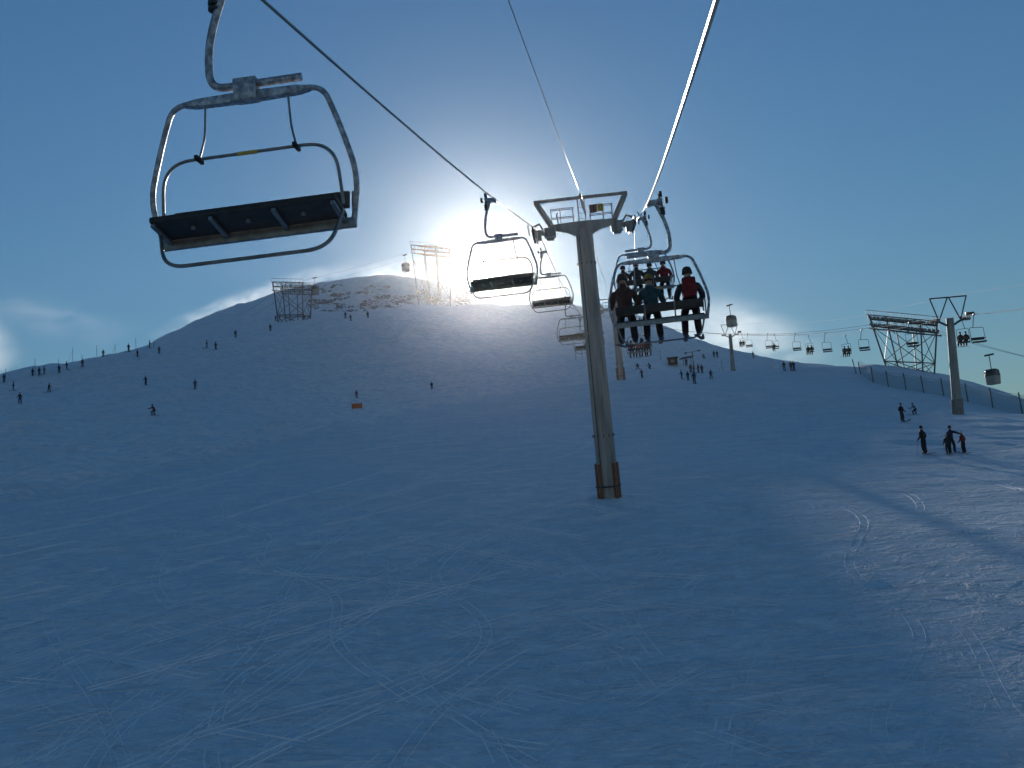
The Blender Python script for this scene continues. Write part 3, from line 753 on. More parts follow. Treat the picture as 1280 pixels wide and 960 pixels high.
# skiers on the big left slope
G1 = 'small dark skiers on the left slope and ridge'
for px, py, kind, yaw, lab in [
        (5, 478, 'stand', 0.3, 'dark skier where the left ridge meets the white snow plume'), (17, 488, 'stand', 2, 'dark skier just below the snow plume end of the left ridge'),
        (25, 505, 'walk', 0.6, 'dark skier striding, lowest one under the plume end of the ridge'), (61, 491, 'walk', -0.5, 'dark skier striding below the tall wired ridge pole'),
        (41, 470.5, 'stand', 1, 'dark skier by the tall wired pole, one of three in a cluster'), (55, 468, 'stand', -1, 'dark skier by the tall wired pole, one of three in a cluster'),
        (49, 470, 'stand', 0, 'dark skier by the tall wired pole, one of three in a cluster'), (74, 467, 'stand', 0.5, 'dark skier standing between the two tall wired ridge poles'),
        (84, 463.5, 'walk', 1.4, 'dark skier stepping sideways near the second tall wired pole'), (129, 446.5, 'stand', 0, 'dark skier on the skyline beside a bare ridge pole'),
        (161, 440, 'stand', 1, 'dark skier on the skyline between two ridge poles near the hill'), (187, 435, 'stand', -1, 'dark skier on the skyline where the ridge meets the higher hill'),
        (199, 442.5, 'stand', 0, 'dark skier at the foot of the higher hill, below the last ridge pole'), (172, 447, 'stand', 1.2, 'dark skier below the second last ridge pole'),
        (182.5, 482, 'walk', 0.9, 'dark skier striding in open snow above the crouching red skier'), (259, 435.5, 'stand', 2, 'dark skier, one of two side by side on the open hill flank'),
        (270, 437.5, 'stand', 1, 'dark skier, one of two side by side on the open hill flank'), (294.5, 422, 'stand', 0, 'lone dark skier on the hill flank above the pair'),
        (432, 398.5, 'stand', 0, 'tiny dark skier on the crest before the rocks, one of three'), (439, 401.5, 'walk', 1, 'tiny dark skier on the crest before the rocks, one of three'),
        (460, 398, 'stand', 0.2, 'tiny dark skier on the crest before the rocks, one of three'), (345, 402, 'stand', 1, 'tiny dark skier at the foot of the dark lattice mast'),
        (350, 401.5, 'stand', 2, 'tiny dark skier at the foot of the dark lattice mast'), (338, 414, 'stand', 0, 'tiny dark skier a little below the dark lattice mast'),
        (380, 400, 'stand', 0, 'tiny dark skier inside the legs of the dark lattice mast')]:
    snow_person(px, py, yaw, kind, random.choice(DK), random.choice(DK), random.choice(DK), lab, G1, scale=random.uniform(0.92, 1.05), goggles=False)
snow_person(103, 459, 0, 'stand', (0.12, 0.05, 0.06), DK[0], DK[1], 'skier in dull red jacket just below the left ridge line', G1, goggles=False)
snow_person(192, 520, 1.2, 'crouch', (0.22, 0.03, 0.03), (0.09, 0.11, 0.05), DK[0], 'crouching skier in red jacket and olive trousers on the open moguls', scale=1.1)
snow_person(244, 487, 0, 'stand', (0.10, 0.10, 0.13), (0.06, 0.06, 0.09), DK[2], 'lone greyish skier beyond the crouching red skier', scale=0.95)
snow_person(446, 499, 0.3, 'stand', (0.35, 0.10, 0.06), DK[0], DK[1], 'skier in faded orange jacket above the orange marker', scale=0.8)
snow_person(540, 487, 0, 'stand', DK[0], DK[1], DK[1], 'lone dark skier in the middle of the bare snow face', scale=0.8, goggles=False)

# skiers by the huts
G2 = 'skiers waiting near the huts'
for px, py, kind, yaw, jc, lab in [(803, 473, 'walk', 0.4, (0.13, 0.05, 0.06), 'skier in maroon jacket alone below the small red chair'),
                                   (797.5, 463, 'crouch', 0, DK[0], 'small dark crouching figure above the maroon skier'), (812.5, 462, 'crouch', 1, DK[1], 'dark figure bent down on snow towards the hut'),
                                   (853, 474.5, 'walk', 0.8, (0.03, 0.05, 0.08), 'skier in dark blue below the huts, first of three in a row'), (860.5, 476, 'stand', 0.2, DK[0], 'skier in black below the huts, middle of three in a row'),
                                   (868.5, 480, 'stand', 0.1, (0.03, 0.06, 0.14), 'skier in blue jacket below the huts, lowest of three in a row'),
                                   (864, 466.5, 'stand', 0, (0.10, 0.03, 0.03), None), (868, 467, 'stand', 1, (0.12, 0.03, 0.03), None), (873.5, 466.5, 'stand', 2, DK[1], None), (878, 467, 'stand', 0, (0.10, 0.03, 0.04), None),
                                   (858.5, 457, 'stand', 0, (0.04, 0.05, 0.1), 'figure in blue under the flat-roofed shelter'), (889, 474, 'walk', -0.6, (0.12, 0.05, 0.09), 'small skier in purple jacket apart from the queue'),
                                   (880, 449, 'crouch', 0.5, DK[3], 'crouching dark skier up the slope past the huts'), (893, 447.5, 'stand', 0, (0.04, 0.03, 0.08), 'skier in purple black, one of two side by side above the queue'),
                                   (897, 447.5, 'stand', 0.2, (0.05, 0.03, 0.06), 'skier in plum, one of two side by side above the queue'), (756.5, 475, 'walk', 0, DK[0], 'dark figure beside the foot of the second pylon'),
                                   (914.5, 444, 'stand', 0, (0.08, 0.03, 0.03), 'skier with dark red jacket beside the far double-lift pylon'), (942, 448, 'stand', 0, DK[0], 'dark skier on the skyline right of the far pylon'),
                                   (981, 464, 'stand', 0, DK[0], 'single dark skier on the saddle skyline'), (989.5, 464, 'stand', 0, DK[0], 'dark skier, one of a pair on the saddle skyline'), (993, 464, 'stand', 0.3, DK[1], 'second dark skier of the pair on the saddle')]:
    snow_person(px, py, yaw, kind, jc, random.choice(DK), random.choice(DK), lab or 'skier in dark red in the tight queue below the shelter', G2, scale=0.95, goggles=False)

# ------------------------------------------------------------------ double chairlift on the right
def dl_x(off, D): return 44.6 + 0.0352 * (D - 105.0) + off
_dl = np.array([(40, 2.4), (70, 2.35), (85, 2.5), (105, 2.85), (129, 2.9), (146, 3.2), (163, 3.9), (183, 4.9), (201, 5.7), (230, 6.9), (260, 8.2), (300, 10)])
def dl_z(D):
    return float(np.interp(D, np.arange(40, 301, 1.0), DLS))
_k = np.interp(np.arange(40, 301, 1.0), _dl[:, 0], _dl[:, 1]); _ker = np.hanning(15); _ker /= _ker.sum()
DLS = np.convolve(np.pad(_k, 7, mode='edge'), _ker, 'valid')
def dlz_l(D): return dl_z(D)
def dlz_r(D): return dl_z(D) - 0.6 * math.sin(math.pi * min(max((D - 105) / 125, 0), 1))
GD = 'double lift ropes'
rope('double_lift_rope', 'thin haul rope carrying the empty two-seat chairs', lambda d: dl_x(-1.65, d), dlz_l, 45, 262, 0.015, 3)
rope('double_lift_rope', 'thin haul rope carrying the two-seat chairs with riders', lambda d: dl_x(1.65, d), dlz_r, 45, 262, 0.015, 3)
rope('signal_cable', 'thin cable on the W-shaped top frame of the double-lift pylon', lambda d: dl_x(0, d), lambda d: dl_z(d) + 2.1 - 0.4 * math.sin(math.pi * min(max((d - 105) / 125, 0), 1)), 45, 262, 0.011, 3)

def make_double():
    t = thing('double_chair', '', 'chairlift chair', (0, 0, 0), group='two-seat chairs of the small lift')
    build('grip', MB().box((0.02, 0, -0.02), (0.12, 0.36, 0.14)), DARK, t, True, 0.01)
    build('hanger_arm', MB().tube(fillet([(0, 0, 0), (0.12, 0, -0.35), (0.30, 0, -1.25)], 0.2, 5), 0.035, 8), LATT, t)
    fr = fillet([(-0.62, 0.0, -2.62), (-0.62, 0, -1.28), (0.62, 0, -1.22), (0.62, 0, -2.62)], 0.12, 5)
    build('frame', MB().tube(fr, 0.026, 8), LATT, t)
    build('seat', MB().box((0, 0.16, -2.62), (1.24, 0.48, 0.10)), SEATM, t, True, 0.02)
    build('backrest', MB().box((0, -0.09, -2.28), (1.18, 0.05, 0.26)), SEATM, t, True, 0.015)
    build('armrest', MB().tube([(-0.6, 0, -2.3), (-0.6, 0.4, -2.3), (0.6, 0.4, -2.3), (0.6, 0, -2.3)], 0.016, 6), LATT, t)
    return t
dbl = make_double(); _fd = [dbl]
def place_dbl(off, D, fz, facing, label, group=None):
    o = _fd.pop() if _fd else copy_tree(dbl)
    o.location = W(dl_x(off, D), D, fz(D)); o.rotation_euler = (0, 0, -0.035 + (math.pi if facing == 'down' else 0)); o['label'] = label
    return o
for D, lab in [(95, 'empty two-seat chair right of the near double-lift pylon'), (112, 'empty two-seat chair seen through the lattice mast legs'), (129, 'empty two-seat chair beside the lattice mast, first over the saddle'), (146, 'second empty two-seat chair over the saddle counting from the lattice mast'), (163.5, 'third empty two-seat chair over the saddle counting from the lattice mast'), (183.5, 'fourth empty two-seat chair over the saddle counting from the lattice mast'), (201.5, 'empty two-seat chair next to the far pylon, last over the saddle')]:
    place_dbl(-1.65, D, dlz_l, 'down', lab)
R3 = 'riders on the double chairs'
for D, n, lab in [(106.5, 2, 'two-seat chair with two dark riders just right of the near pylon'), (148, 2, 'two-seat chair with two riders next to the fence corner'),
                  (168.5, 2, 'two-seat chair with two riders over the middle of the saddle'), (193.5, 1, 'two-seat chair with one rider beside the snow spur'),
                  (226, 2, 'two-seat chair with two riders at the far double-lift pylon')]:
    c = place_dbl(1.65, D, dlz_r, 'up', lab)
    M = Matrix.Translation(c.location) @ Euler(c.rotation_euler).to_matrix().to_4x4()
    for k in range(n):
        x = (-0.28 + 0.56 * k) if n == 2 else -0.25
        person(M @ Vector((x, 0.03, -2.56)), c.rotation_euler.z, 'sit', [(0.03, 0.035, 0.09), (0.04, 0.035, 0.035), (0.1, 0.03, 0.03)][(k + int(D)) % 3] if D < 120 else DK[(k + int(D)) % 4], DK[k], DK[1], 'dark rider on the ' + lab.split(' ', 1)[0] + ' chair ' + lab.split(' riders ')[-1].split(' rider ')[-1], R3, goggles=False)

def double_tower(D, label):
    cx = dl_x(0, D); gz = ground(cx, D); zr = dl_z(D) - gz
    t = thing('double_lift_pylon', label, 'pylon', W(cx, D, gz), (PITCH, 0, 0), 'pylons of the double lift')
    zt = zr - 0.05
    build('shaft', MB().lathe([(0.50, -0.8), (0.50, 1.55), (0.47, 1.56), (0.36, zt)], 22), TOWER, t)
    build('base_sleeve', MB().lathe([(0.57, -0.6), (0.57, 1.5), (0.53, 1.56)], 22), mat('weathered_concrete', (0.26, 0.24, 0.21), 0.85, 0, 0.3, 3), t)
    for s_ in (-1, 1):
        a = build('arm', MB().tube(fillet([(s_ * 0.3, 0, zt - 0.75), (s_ * 1.0, 0, zt - 0.35), (s_ * 1.55, 0, zt - 0.15)], 0.3, 4), 0.11, 10), LATT, t)
        sheave_train(t, s_ * 1.65, zr - 0.02, 4, 0.5, 0.2, -s_)
        xm = s_ * 1.1
        member('frame_strut', (xm, 0, zt - 0.25), (s_ * 1.85, 0, zt + 2.1), 0.07, LATT, t)
        member('frame_strut', (xm, 0, zt - 0.25), (s_ * 0.08, 0, zt + 2.05), 0.07, LATT, t)
    member('frame_beam', (-1.9, 0, zt + 2.1), (1.9, 0, zt + 2.1), 0.07, LATT, t)
    build('floodlight', MB().box((2.15, 0.2, zt + 0.25), (0.75, 0.5, 0.38)), DARK, t, True, 0.04)
    return t
double_tower(105, 'grey tubular pylon with W-shaped top frame beside the net fence')
double_tower(230, 'far small pylon with W-shaped top frame on the snow shoulder')

# ------------------------------------------------------------------ gondola: lattice masts, ropes, cabins
def lattice_mast(base, top_z, yaw, pit, L, Wd, label, legs_in=0.62, hh=2.6):
    t = thing('lattice_mast', label, 'mast', base, (0, 0, yaw), 'lattice masts of the gondola')
    hx, hy = Wd / 2, L / 2
    sl = math.tan(pit)
    cor = lambda sx, sy, dz=0.0: Vector((sx * hx, sy * hy, top_z + sy * hy * sl + dz))
    ft = lambda sx, sy: Vector((sx * hx * legs_in, sy * hy * legs_in, -1.5 + sy * hy * legs_in * sl * 0.6))
    for sx in (-1, 1):
        for sy in (-1, 1):
            member('leg', ft(sx, sy), cor(sx, sy, 0), 0.17, LATT, t)
        # middle pair of legs under each side
        member('leg', Vector((sx * hx * legs_in, 0, -1.5)), Vector((sx * hx, 0, top_z - hh)), 0.15, LATT, t)
    lp = lambda sx, sy, f: ft(sx, sy).lerp(cor(sx, sy, 0), f)
    for f0, f1 in ((0.24, 0.80),):
        for (a, b) in (((-1, -1), (1, -1)), ((1, -1), (1, 1)), ((1, 1), (-1, 1)), ((-1, 1), (-1, -1))):
            member('brace', lp(*a, f0), lp(*b, f0), 0.10, LATT, t)
            member('brace', lp(*a, f0), lp(*b, f1), 0.085, LATT, t); member('brace', lp(*b, f0), lp(*a, f1), 0.085, LATT, t)
            member('brace', lp(*a, 0.02), lp(*b, f0), 0.085, LATT, t); member('brace', lp(*b, 0.02), lp(*a, f0), 0.085, LATT, t)
            mid = (lp(*a, f0) + lp(*b, f0)) / 2
    member('brace', lp(-1, -1, 0.24), lp(1, 1, 0.24), 0.08, LATT, t); member('brace', lp(1, -1, 0.24), lp(-1, 1, 0.24), 0.08, LATT, t)
    # head frame: top and bottom chords, posts, diagonals
    for sx in (-1, 1):
        for dz, r in ((0.0, 0.12), (-hh, 0.14)): member('chord', cor(sx, -1.08, dz), cor(sx, 1.08, dz), r, LATT, t)
        n = 7
        for k in range(n + 1):
            sy = -1.05 + 2.1 * k / n
            member('post', cor(sx, sy, 0), cor(sx, sy, -hh), 0.06, LATT, t)
            if k < n: member('diagonal', cor(sx, sy, -hh), cor(sx, sy + 2.1 / n, 0), 0.05, LATT, t)
        # roller battery that carries the rope
        near = hh > 2.8
        for dz in (0.30, 0.80) if near else (0.55,):
            bt = build('roller_battery', MB().box(cor(sx * 0.82, 0, -hh * dz), (0.22, L * 1.08, 0.42) if near else (0.12, L * 1.05, 0.16), Matrix.Rotation(pit, 3, 'X')), DARK, t, True, 0.02)
            for k in range(14):
                sy = -1.02 + 2.04 * k / 13; q = cor(sx * 0.82, sy, -hh * dz + (0.36 if near else 0.2))
                build('roller', MB().cyl(q - Vector((0.2, 0, 0)), q + Vector((0.2, 0, 0)), 0.30 if near else 0.19, 12), ZINC if near else DARK, bt)
    for k in range(6):
        sy = -1.05 + 2.1 * k / 5
        for dz in (0.0, -hh): member('cross_beam', cor(-1, sy, dz), cor(1, sy, dz), 0.09, LATT, t)
        if k < 5: member('diagonal', cor(-1, sy, 0), cor(1, sy + 0.42, 0), 0.05, LATT, t)
    # walkway railings along the head
    for sx in (-1.08, 1.08):
        member('railing', cor(sx, -1.08, 1.0), cor(sx, 1.08, 1.0), 0.05, LATT, t)
        for k in range(9): member('railing', cor(sx, -1.08 + 0.27 * k, 0), cor(sx, -1.08 + 0.27 * k, 1.0), 0.04, LATT, t)
    return t

def tpt(px, py, D): u, v = pix(px, py); return W(u * D, D, v * D)
def base_at(px, D): 
    u, v = pix(px, 450); return Vector((u * D, D, ground(u * D, D)))
heads = []
for (px, py, D, bx, yaw, pit, L, Wd, li, lab) in [
        (1130, 395, 214, 1137, 0.60, 0.33, 11.8, 5.6, 0.66, 'dark lattice steel mast standing on the hump above the net fence'),
        (548, 303, 300, 549, 0.75, 0.32, 11.3, 5.0, 0.80, 'pale lattice steel mast beside the sun glare on the crest'),
        (371, 352, 285, 372, 1.15, 0.22, 9.9, 4.2, 0.80, 'dark lattice steel mast standing before the rocky hill')]:
    u, v = pix(bx, 450); gz = ground(u * D, D); b = W(u * D, D, gz); hd = tpt(px, py, D)
    lattice_mast(b, (hd - b).z, yaw, pit, L, Wd, lab, li, 3.0 if D < 250 else 2.5); heads.append((hd, yaw, b))
def gondola_rope(label, pts, r=0.03, name='gondola_rope'):
    P = []
    for i in range(len(pts) - 1):
        a, b, sag = pts[i][0], pts[i + 1][0], pts[i + 1][1]
        for k in range(16):
            t = k / 16; q = a.lerp(b, t); q.z -= sag * 4 * t * (1 - t); P.append(q)
    P.append(pts[-1][0]); o = build(name, MB().tube(P, r, 8), ROPE); return tag(o, label, 'cable', 'gondola ropes')
def side_pt(h, s, dz): 
    hd, yaw, b = h; return hd + Vector((math.cos(yaw), math.sin(yaw), 0)) * s + Vector((0, 0, dz))
far_end = tpt(1400, 470, 150); far_l = tpt(150, 470, 440)
for s, dz, lab in ((-2.1, -0.9, 'gondola track rope on the uphill side of the lattice masts'), (2.1, -0.9, 'gondola track rope on the downhill side of the lattice masts')):
    off = Vector((0.6 * s, 0.7 * s, 0))
    gondola_rope(lab, [(far_end + off, 0), (side_pt(heads[0], s, dz), 1.0), (side_pt(heads[1], s, dz), 12.0), (side_pt(heads[2], s, dz), 0.6), (far_l + off, 2)])

def make_cabin():
    t = thing('gondola_cabin', '', 'gondola cabin', (0, 0, 0), group='gondola cabins')
    def shell(z0, z1, inset0, inset1, name, M, parent):
        P = []
        for z, i in ((z0, inset0), (z1, inset1)):
            a, b = 0.98 - i, 0.92 - i; c = 0.22
            P += [(-a + c, -b, z), (a - c, -b, z), (a, -b + c, z), (a, b - c, z), (a - c, b, z), (-a + c, b, z), (-a, b - c, z), (-a, -b + c, z)]
        fs = [(k, (k + 1) % 8, 8 + (k + 1) % 8, 8 + k) for k in range(8)] + [tuple(range(7, -1, -1)), tuple(range(8, 16))]
        return build(name, MB().add(P, fs), M, parent, True, 0.03)
    body = shell(-4.85, -3.55, 0.09, 0.0, 'lower_shell', CABM, t)
    shell(-3.552, -3.42, -0.02, -0.02, 'band', CABB, body)
    up_ = shell(-3.42, -2.62, 0.0, 0.10, 'upper_shell', CABB, t)
    shell(-2.62, -2.46, 0.05, 0.20, 'roof', CABB, t)
    for sy in (-1, 1):
        for x in (-0.42, 0.42):
            build('pane', MB().box((x, sy * 0.885, -3.03), (0.62, 0.03, 0.62), Matrix.Rotation(sy * 0.125, 3, 'X')), GLASS, up_, True, 0.008)
    for sx in (-1, 1):
        build('pane', MB().box((sx * 0.945, 0, -3.03), (0.03, 1.15, 0.62), Matrix.Rotation(-sx * 0.125, 3, 'Y')), GLASS, up_, True, 0.008)
    dr = build('door', MB().box((0.93, 0, -4.15), (0.06, 0.9, 0.95), Matrix.Rotation(0.07, 3, 'Y')), CABM, t, True, 0.01)
    build('hanger_arm', MB().tube(fillet([(0, 0, -2.45), (0, 0, -0.7), (0.05, 0, -0.15)], 0.2, 4), 0.07, 8), DARK, t)
    build('carriage', MB().box((0.05, 0, -0.08), (0.3, 1.5, 0.26)), DARK, t, True, 0.05)
    return t
cab = make_cabin(); _fc = [cab]
for px, py, D, yaw, lab in [(1236, 443, 166, 0.7, 'grey gondola cabin hanging above the end of the net fence'), (911.5, 381, 225, 0.7, 'gondola cabin hanging in the sky over the far pylon'),
                            (506, 318.5, 292, 0.9, 'gondola cabin beside the pale mast above the rocky hill'), (393, 347, 290, 1.2, 'gondola cabin right at the dark mast head')]:
    o = _fc.pop() if _fc else copy_tree(cab)
    o.location = tpt(px, py, D); o.rotation_euler = (0, 0, yaw); o['label'] = lab

# ------------------------------------------------------------------ huts, signs, poles, net fence
def hut(px, py, w_, d_, h_, label, open_=True):
    loc, p = on_snow(px, py)
    t = thing('lift_hut', label, 'hut', loc, (0, 0, -0.15))
    n = 7
    for k in range(n):
        z = h_ * (k + 0.5) / n
        if open_ and 2 <= k <= 4:
            for sx in (-1, 1): build('plank', MB().box((sx * w_ * 0.36, -d_ / 2, z), (w_ * 0.28, 0.06, h_ / n * 0.94)), HUTW, t)
        else: build('plank', MB().box((0, -d_ / 2, z), (w_, 0.06, h_ / n * 0.94)), HUTW, t)
    for sx in (-1, 1): build('side_wall', MB().box((sx * w_ / 2, 0, h_ / 2), (0.08, d_, h_)), HUTW, t)
    build('back_wall', MB().box((0, d_ / 2, h_ / 2), (w_, 0.08, h_)), PALE, t)
    build('roof', MB().box((0, -0.15, h_ + 0.08), (w_ * 1.25, d_ * 1.35, 0.18), Matrix.Rotation(0.08, 3, 'X')), HUTR, t, True, 0.02)
    return t
hut(841.5, 457.5, 2.0, 1.8, 1.55, 'small brown plank hut with a wide window opening')
loc, p = on_snow(861, 459)
sh = thing('shelter_roof', 'flat dark shelter roof on posts beside the brown hut', 'shelter', loc, (0, 0, 0.2))
for x in (-0.9, 0.9):
    for y in (-0.6, 0.6): member('post', (x, y, -0.3), (x, y, 2.1), 0.06, HUTW, sh)
build('roof', MB().box((-0.2, 0, 2.2), (3.0, 2.0, 0.16), Matrix.Rotation(-0.12, 3, 'Y')), HUTW, sh, True, 0.02)
loc, p = on_snow(868, 463)  # far double-lift pylon: one crossarm with a sheave cluster at each end
ml = thing('far_lift_pylon', 'thin pale far lift pylon with two small sheave clusters by the queue', 'mast', loc, (0, 0, 0))
member('pole', (0, 0, -0.5), (0, 0, 4.2), 0.15, TOWER, ml, 10)
member('arm', (-1.5, 0, 4.0), (1.5, 0, 4.3), 0.05, LATT, ml)
for x in (-1.5, 1.5): build('sheave_cluster', MB().box((x, 0, 4.0 if x < 0 else 4.3), (0.6, 0.4, 0.26)), LATT, ml, True, 0.05)

def marker(px, py, h_, label, group, guy=False, M=DARK, r=0.05, lean=0.0, down=1.0):
    loc, p = on_snow(px, py)
    t = thing('marker_pole', label, 'pole', loc, (0, lean, 0), group)
    build('pole', MB().tube([(0, 0, -down), (0, 0, h_)], [r, r * 0.7], 8), M, t)
    build('cap', MB().lathe([(r * 0.9, 0), (r * 1.1, 0.03), (r * 0.9, 0.12), (r * 0.2, 0.15)], 8, (0, 0, h_ - 0.05)), M, t)
    if guy: build('guy_wire', MB().tube([(0, 0, h_ * 0.8), (-h_ * 0.35, 0.1, 0)], 0.02, 5), DARK, t)
    return t
GP = 'thin poles along the left ridge'
for px, py, h_, g, lab in [(44, 469, 3.2, True, 'tall thin pole with side wire standing over three skiers on ridge'), (91, 452, 3.1, True, 'second tall thin pole with side wire along the left ridge'),
                      (121, 446.5, 2.6, False, 'thin bare pole on the left ridge between two wired poles'), (144, 441, 2.2, True, 'shorter thin pole with side wire near the higher hill'),
                      (170, 438, 2.7, False, 'tall thin bare pole on the ridge close to the higher hill'), (192.5, 434.5, 1.6, False, 'short thin pole where the ridge meets the higher hill'),
                      (102.5, 452, 1.4, False, 'very short pole just past the second tall wired pole'), (73, 459, 1.6, False, 'short pole between the two tall wired poles'), (7, 472, 1.6, False, 'short pole on the ridge in front of the snow plume')]:
    marker(px, py, h_, lab, GP, g)
GM = 'thin marker poles on the upper piste'
for px, py, h_, lab in [(720, 450, 2.4, 'thin grey marker stick, one of a pair beside the big pylon shaft'), (728, 449, 2.4, 'thin grey marker stick, one of a pair beside the big pylon shaft'),
                   (826, 450, 2.2, 'lone thin grey marker stick before the brown hut'), (903, 463, 2.4, 'lone thin marker stick between the queue and the far pylon'), (873, 429, 1.6, 'short stick on the crest above the huts')]:
    marker(px, py, h_, lab, GM, M=LATT, r=0.045)
marker(427.5, 353, 2.2, 'single pole on top of the rocky hill', GM, M=LATT)
loc, p = on_snow(446.5, 513)
ob = thing('orange_marker', 'small orange fabric panel on two sticks in the bare snow', 'marker', loc, (0, 0, 0.1))
build('panel', MB().box((0, 0, 0.65), (1.5, 0.04, 0.75)), ORANGE, ob, True, 0.01)
for x in (-0.72, 0.72): member('stick', (x, 0.03, -0.3), (x, 0.03, 1.15), 0.025, HUTW, ob)
# snow spur beside the far chair
loc, p = on_snow(967, 459)
sp = MB().lathe([(1.6, -0.6), (1.25, 0.3), (0.7, 1.0), (0.25, 1.5), (0.05, 1.62)], 11)
sp.v = [(x * random.uniform(.85, 1.15), y * random.uniform(.85, 1.15), z * random.uniform(.92, 1.05)) for x, y, z in sp.v]
so = build('snow_heap', sp, SNOW); so.location = loc; tag(so, 'pointed snow heap at the end of the ridge', 'snow heap')

# net fence
NETM = bpy.data.materials.new('safety_net'); NETM.use_nodes = True
t_ = NETM.node_tree; b_ = t_.nodes['Principled BSDF']; b_.inputs['Base Color'].default_value = (0.10, 0.22, 0.20, 1); b_.inputs['Roughness'].default_value = 0.8
tc = t_.nodes.new('ShaderNodeTexCoord'); sx_ = t_.nodes.new('ShaderNodeSeparateXYZ'); t_.links.new(tc.outputs['UV'], sx_.inputs[0])
def _m(op, a, b=None):
    q = t_.nodes.new('ShaderNodeMath'); q.operation = op
    for i, w_ in enumerate((a, b)):
        if w_ is None: continue
        if isinstance(w_, (int, float)): q.inputs[i].default_value = w_
        else: t_.links.new(w_, q.inputs[i])
    return q.outputs[0]
gl = _m('MAXIMUM', _m('LESS_THAN', _m('FRACT', sx_.outputs[0]), 0.20), _m('LESS_THAN', _m('FRACT', sx_.outputs[1]), 0.20))
tr = t_.nodes.new('ShaderNodeBsdfTransparent'); mx = t_.nodes.new('ShaderNodeMixShader')
t_.links.new(gl, mx.inputs[0]); t_.links.new(tr.outputs[0], mx.inputs[1]); t_.links.new(b_.outputs[0], mx.inputs[2])
t_.links.new(mx.outputs[0], t_.nodes['Material Output'].inputs[0])
FP = [(1076, 466, 166), (1092, 480, 160), (1111, 487, 155), (1133, 490.5, 150), (1155, 493.5, 145), (1180, 496, 140), (1210, 500, 134), (1241, 505, 127), (1278, 516, 120), (1318, 527, 113)]
fpts = []
for px, py, D in FP:
    u, v = pix(px, py); fpts.append(Vector((u * D, D, ground(u * D, D))))
fence = thing('net_fence', 'long safety net fence on dark posts below the hump', 'fence', W(*fpts[0]))
o0 = fence.location
for i, q in enumerate(fpts):
    a = W(*q) - o0; hgt = 2.5 if i else 2.0
    ln = Vector((-0.16 if i == 0 else -0.05, 0, 0))
    member('post', a - Vector((0, 0, 0.5)), a + Vector((0, 0, hgt)) + ln, 0.085, LATT, fence, 8)
    if i == 0: member('post', a + Vector((-0.5, 0.5, -0.5)), a + Vector((-0.9, 0.4, 2.6)), 0.085, LATT, fence, 8)
for i in range(len(fpts) - 1):
    a, b = W(*fpts[i]) - o0, W(*fpts[i + 1]) - o0
    nn = 6; V = []; Fc = []; UV = []
    ln_ = (b - a).length
    for k in range(nn + 1):
        t = k / nn; q = fpts[i].lerp(fpts[i + 1], t); g = W(q.x, q.y, ground(q.x, q.y)) - o0
        bel = 0.05 * math.sin(t * 3.14)
        V += [g + Vector((0, bel, 0.05)), g + Vector((0, bel + 0.04, 1.1)), g + Vector((0, bel, 2.2 - 0.22 * math.sin(t * math.pi)))]
        UV += [(t * ln_ * 8, 0), (t * ln_ * 8, 8.5), (t * ln_ * 8, 17)]
    for k in range(nn):
        for r_ in range(2): Fc.append((k * 3 + r_, k * 3 + 3 + r_, k * 3 + 4 + r_, k * 3 + 1 + r_))
    me_ = bpy.data.meshes.new('net'); me_.from_pydata([tuple(x) for x in V], [], Fc); uvl = me_.uv_layers.new()
    for lp_ in me_.loops: uvl.data[lp_.index].uv = UV[lp_.vertex_index]
    link('net', me_, NETM, fence)
    member('top_cord', a + Vector((0, 0, 2.2)), b + Vector((0, 0, 2.2)), 0.02, DARK, fence)
dsc = fpts[6] + Vector((-1.6, 0.15, 0))
build('round_sign', MB().cyl(W(*dsc) - o0 + Vector((0, -0.12, 1.25)), W(*dsc) - o0 + Vector((0, -0.08, 1.25)), 0.27, 16), GREEN, fence)

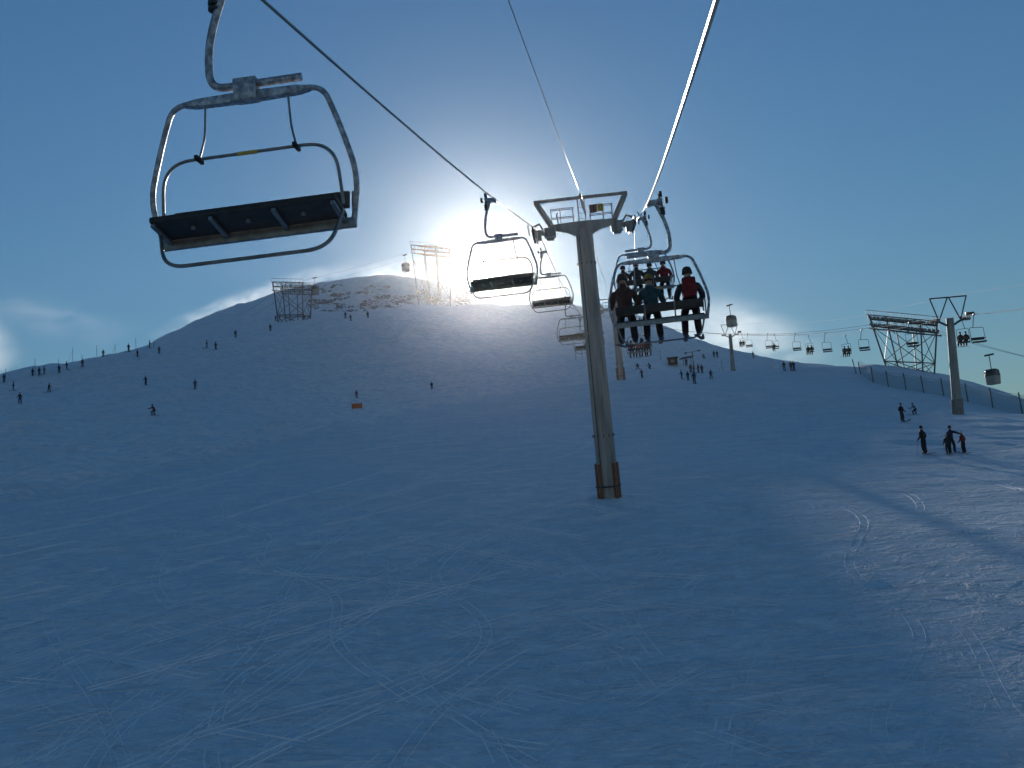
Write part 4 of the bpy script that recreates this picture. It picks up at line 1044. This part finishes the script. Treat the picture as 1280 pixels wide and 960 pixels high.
# ------------------------------------------------------------------ blown snow behind the ridges and haze added for the glow round the sun
def spindrift(c, size, dens, seed, label, scale=0.06, thr=0.45, rot=0.0):
    bm = bmesh.new(); bmesh.ops.create_icosphere(bm, subdivisions=3, radius=1.0)
    me_ = bpy.data.meshes.new('spindrift'); bm.to_mesh(me_); bm.free()
    o = bpy.data.objects.new('spindrift', me_); COL.objects.link(o); o.location = c; o.scale = size; o.rotation_euler = (0, rot, 0)
    M = bpy.data.materials.new('blown_snow'); M.use_nodes = True; t = M.node_tree; N = t.nodes; L = t.links; N.clear()
    out = N.new('ShaderNodeOutputMaterial'); pv = N.new('ShaderNodeVolumePrincipled'); pv.inputs['Color'].default_value = (0.96, 0.97, 1, 1); pv.inputs['Anisotropy'].default_value = 0.55
    tc = N.new('ShaderNodeTexCoord'); geo = N.new('ShaderNodeNewGeometry')
    ln = N.new('ShaderNodeVectorMath'); ln.operation = 'LENGTH'; L.new(tc.outputs['Object'], ln.inputs[0])
    fo = N.new('ShaderNodeMapRange'); fo.interpolation_type = 'SMOOTHSTEP'; fo.inputs[1].default_value = 0.15; fo.inputs[2].default_value = 0.98; fo.inputs[3].default_value = 1; fo.inputs[4].default_value = 0
    L.new(ln.outputs['Value'], fo.inputs[0])
    mp = N.new('ShaderNodeMapping'); mp.inputs['Location'].default_value = (seed, seed * 2, 0); mp.inputs['Rotation'].default_value = (0, 0.5, 0); mp.inputs['Scale'].default_value = (0.7, 1, 1.5); L.new(geo.outputs['Position'], mp.inputs[0])
    n = N.new('ShaderNodeTexNoise'); n.inputs['Scale'].default_value = scale; n.inputs['Detail'].default_value = 6; n.inputs['Roughness'].default_value = 0.68; n.inputs['Distortion'].default_value = 1.6; L.new(mp.outputs[0], n.inputs[0])
    mr = N.new('ShaderNodeMapRange'); mr.inputs[1].default_value = thr; mr.inputs[2].default_value = thr + 0.25; mr.inputs[4].default_value = dens; L.new(n.outputs['Fac'], mr.inputs[0])
    mu = N.new('ShaderNodeMath'); mu.operation = 'MULTIPLY'; L.new(mr.outputs[0], mu.inputs[0]); L.new(fo.outputs[0], mu.inputs[1])
    L.new(mu.outputs[0], pv.inputs['Density']); L.new(pv.outputs[0], out.inputs['Volume']); me_.materials.append(M)
    tag(o, label, 'blown snow', None, 'stuff'); return o
spindrift(tpt(-62, 440, 262), (21, 16, 15), 0.06, 3, 'white plume of blown snow behind the left ridge', 0.07, 0.40, 0.35)
spindrift(tpt(70, 400, 330), (40, 20, 10), 0.006, 5, 'faint wisps of blown snow high over the left ridge', 0.06, 0.46, 0.3)
spindrift(tpt(330, 372, 445), (60, 14, 7), 0.035, 8, 'thin veil of blown snow along the rocky hill shoulder', 0.09, 0.42, -0.26)
spindrift(tpt(510, 342, 500), (50, 18, 9), 0.035, 12, 'blown snow streaming over the top of the rocky hill', 0.09, 0.42, 0.0)
spindrift(tpt(905, 415, 500), (60, 20, 22), 0.018, 17, 'glowing veil of blown snow behind the right-hand crest', 0.06, 0.36, 0.30)
spindrift(tpt(690, 365, 440), (30, 14, 9), 0.02, 21, 'blown snow on the crest below the sun', 0.07, 0.38, 0.1)

xs = vv[:, 0]; ys = vv[:, 1]; zs = vv[:, 2]
lo = (xs.min() - 20, ys.min() - 20, zs.min() - 1); hi = (xs.max() + 20, ys.max() + 20, zs.max() + 8)
hb = MB().box([(a + b) / 2 for a, b in zip(lo, hi)], [b - a for a, b in zip(lo, hi)])
HM = bpy.data.materials.new('thin_haze'); HM.use_nodes = True; t = HM.node_tree; t.nodes.clear()
out = t.nodes.new('ShaderNodeOutputMaterial'); pv = t.nodes.new('ShaderNodeVolumePrincipled')
pv.inputs['Color'].default_value = (0.95, 0.97, 1.0, 1); pv.inputs['Density'].default_value = HAZE_DENSITY; pv.inputs['Anisotropy'].default_value = HAZE_G
t.links.new(pv.outputs[0], out.inputs['Volume'])
hz = build('haze', hb, HM, None, False); tag(hz, 'thin haze added to spread the sun glow over the slope', 'haze', None, 'stuff')
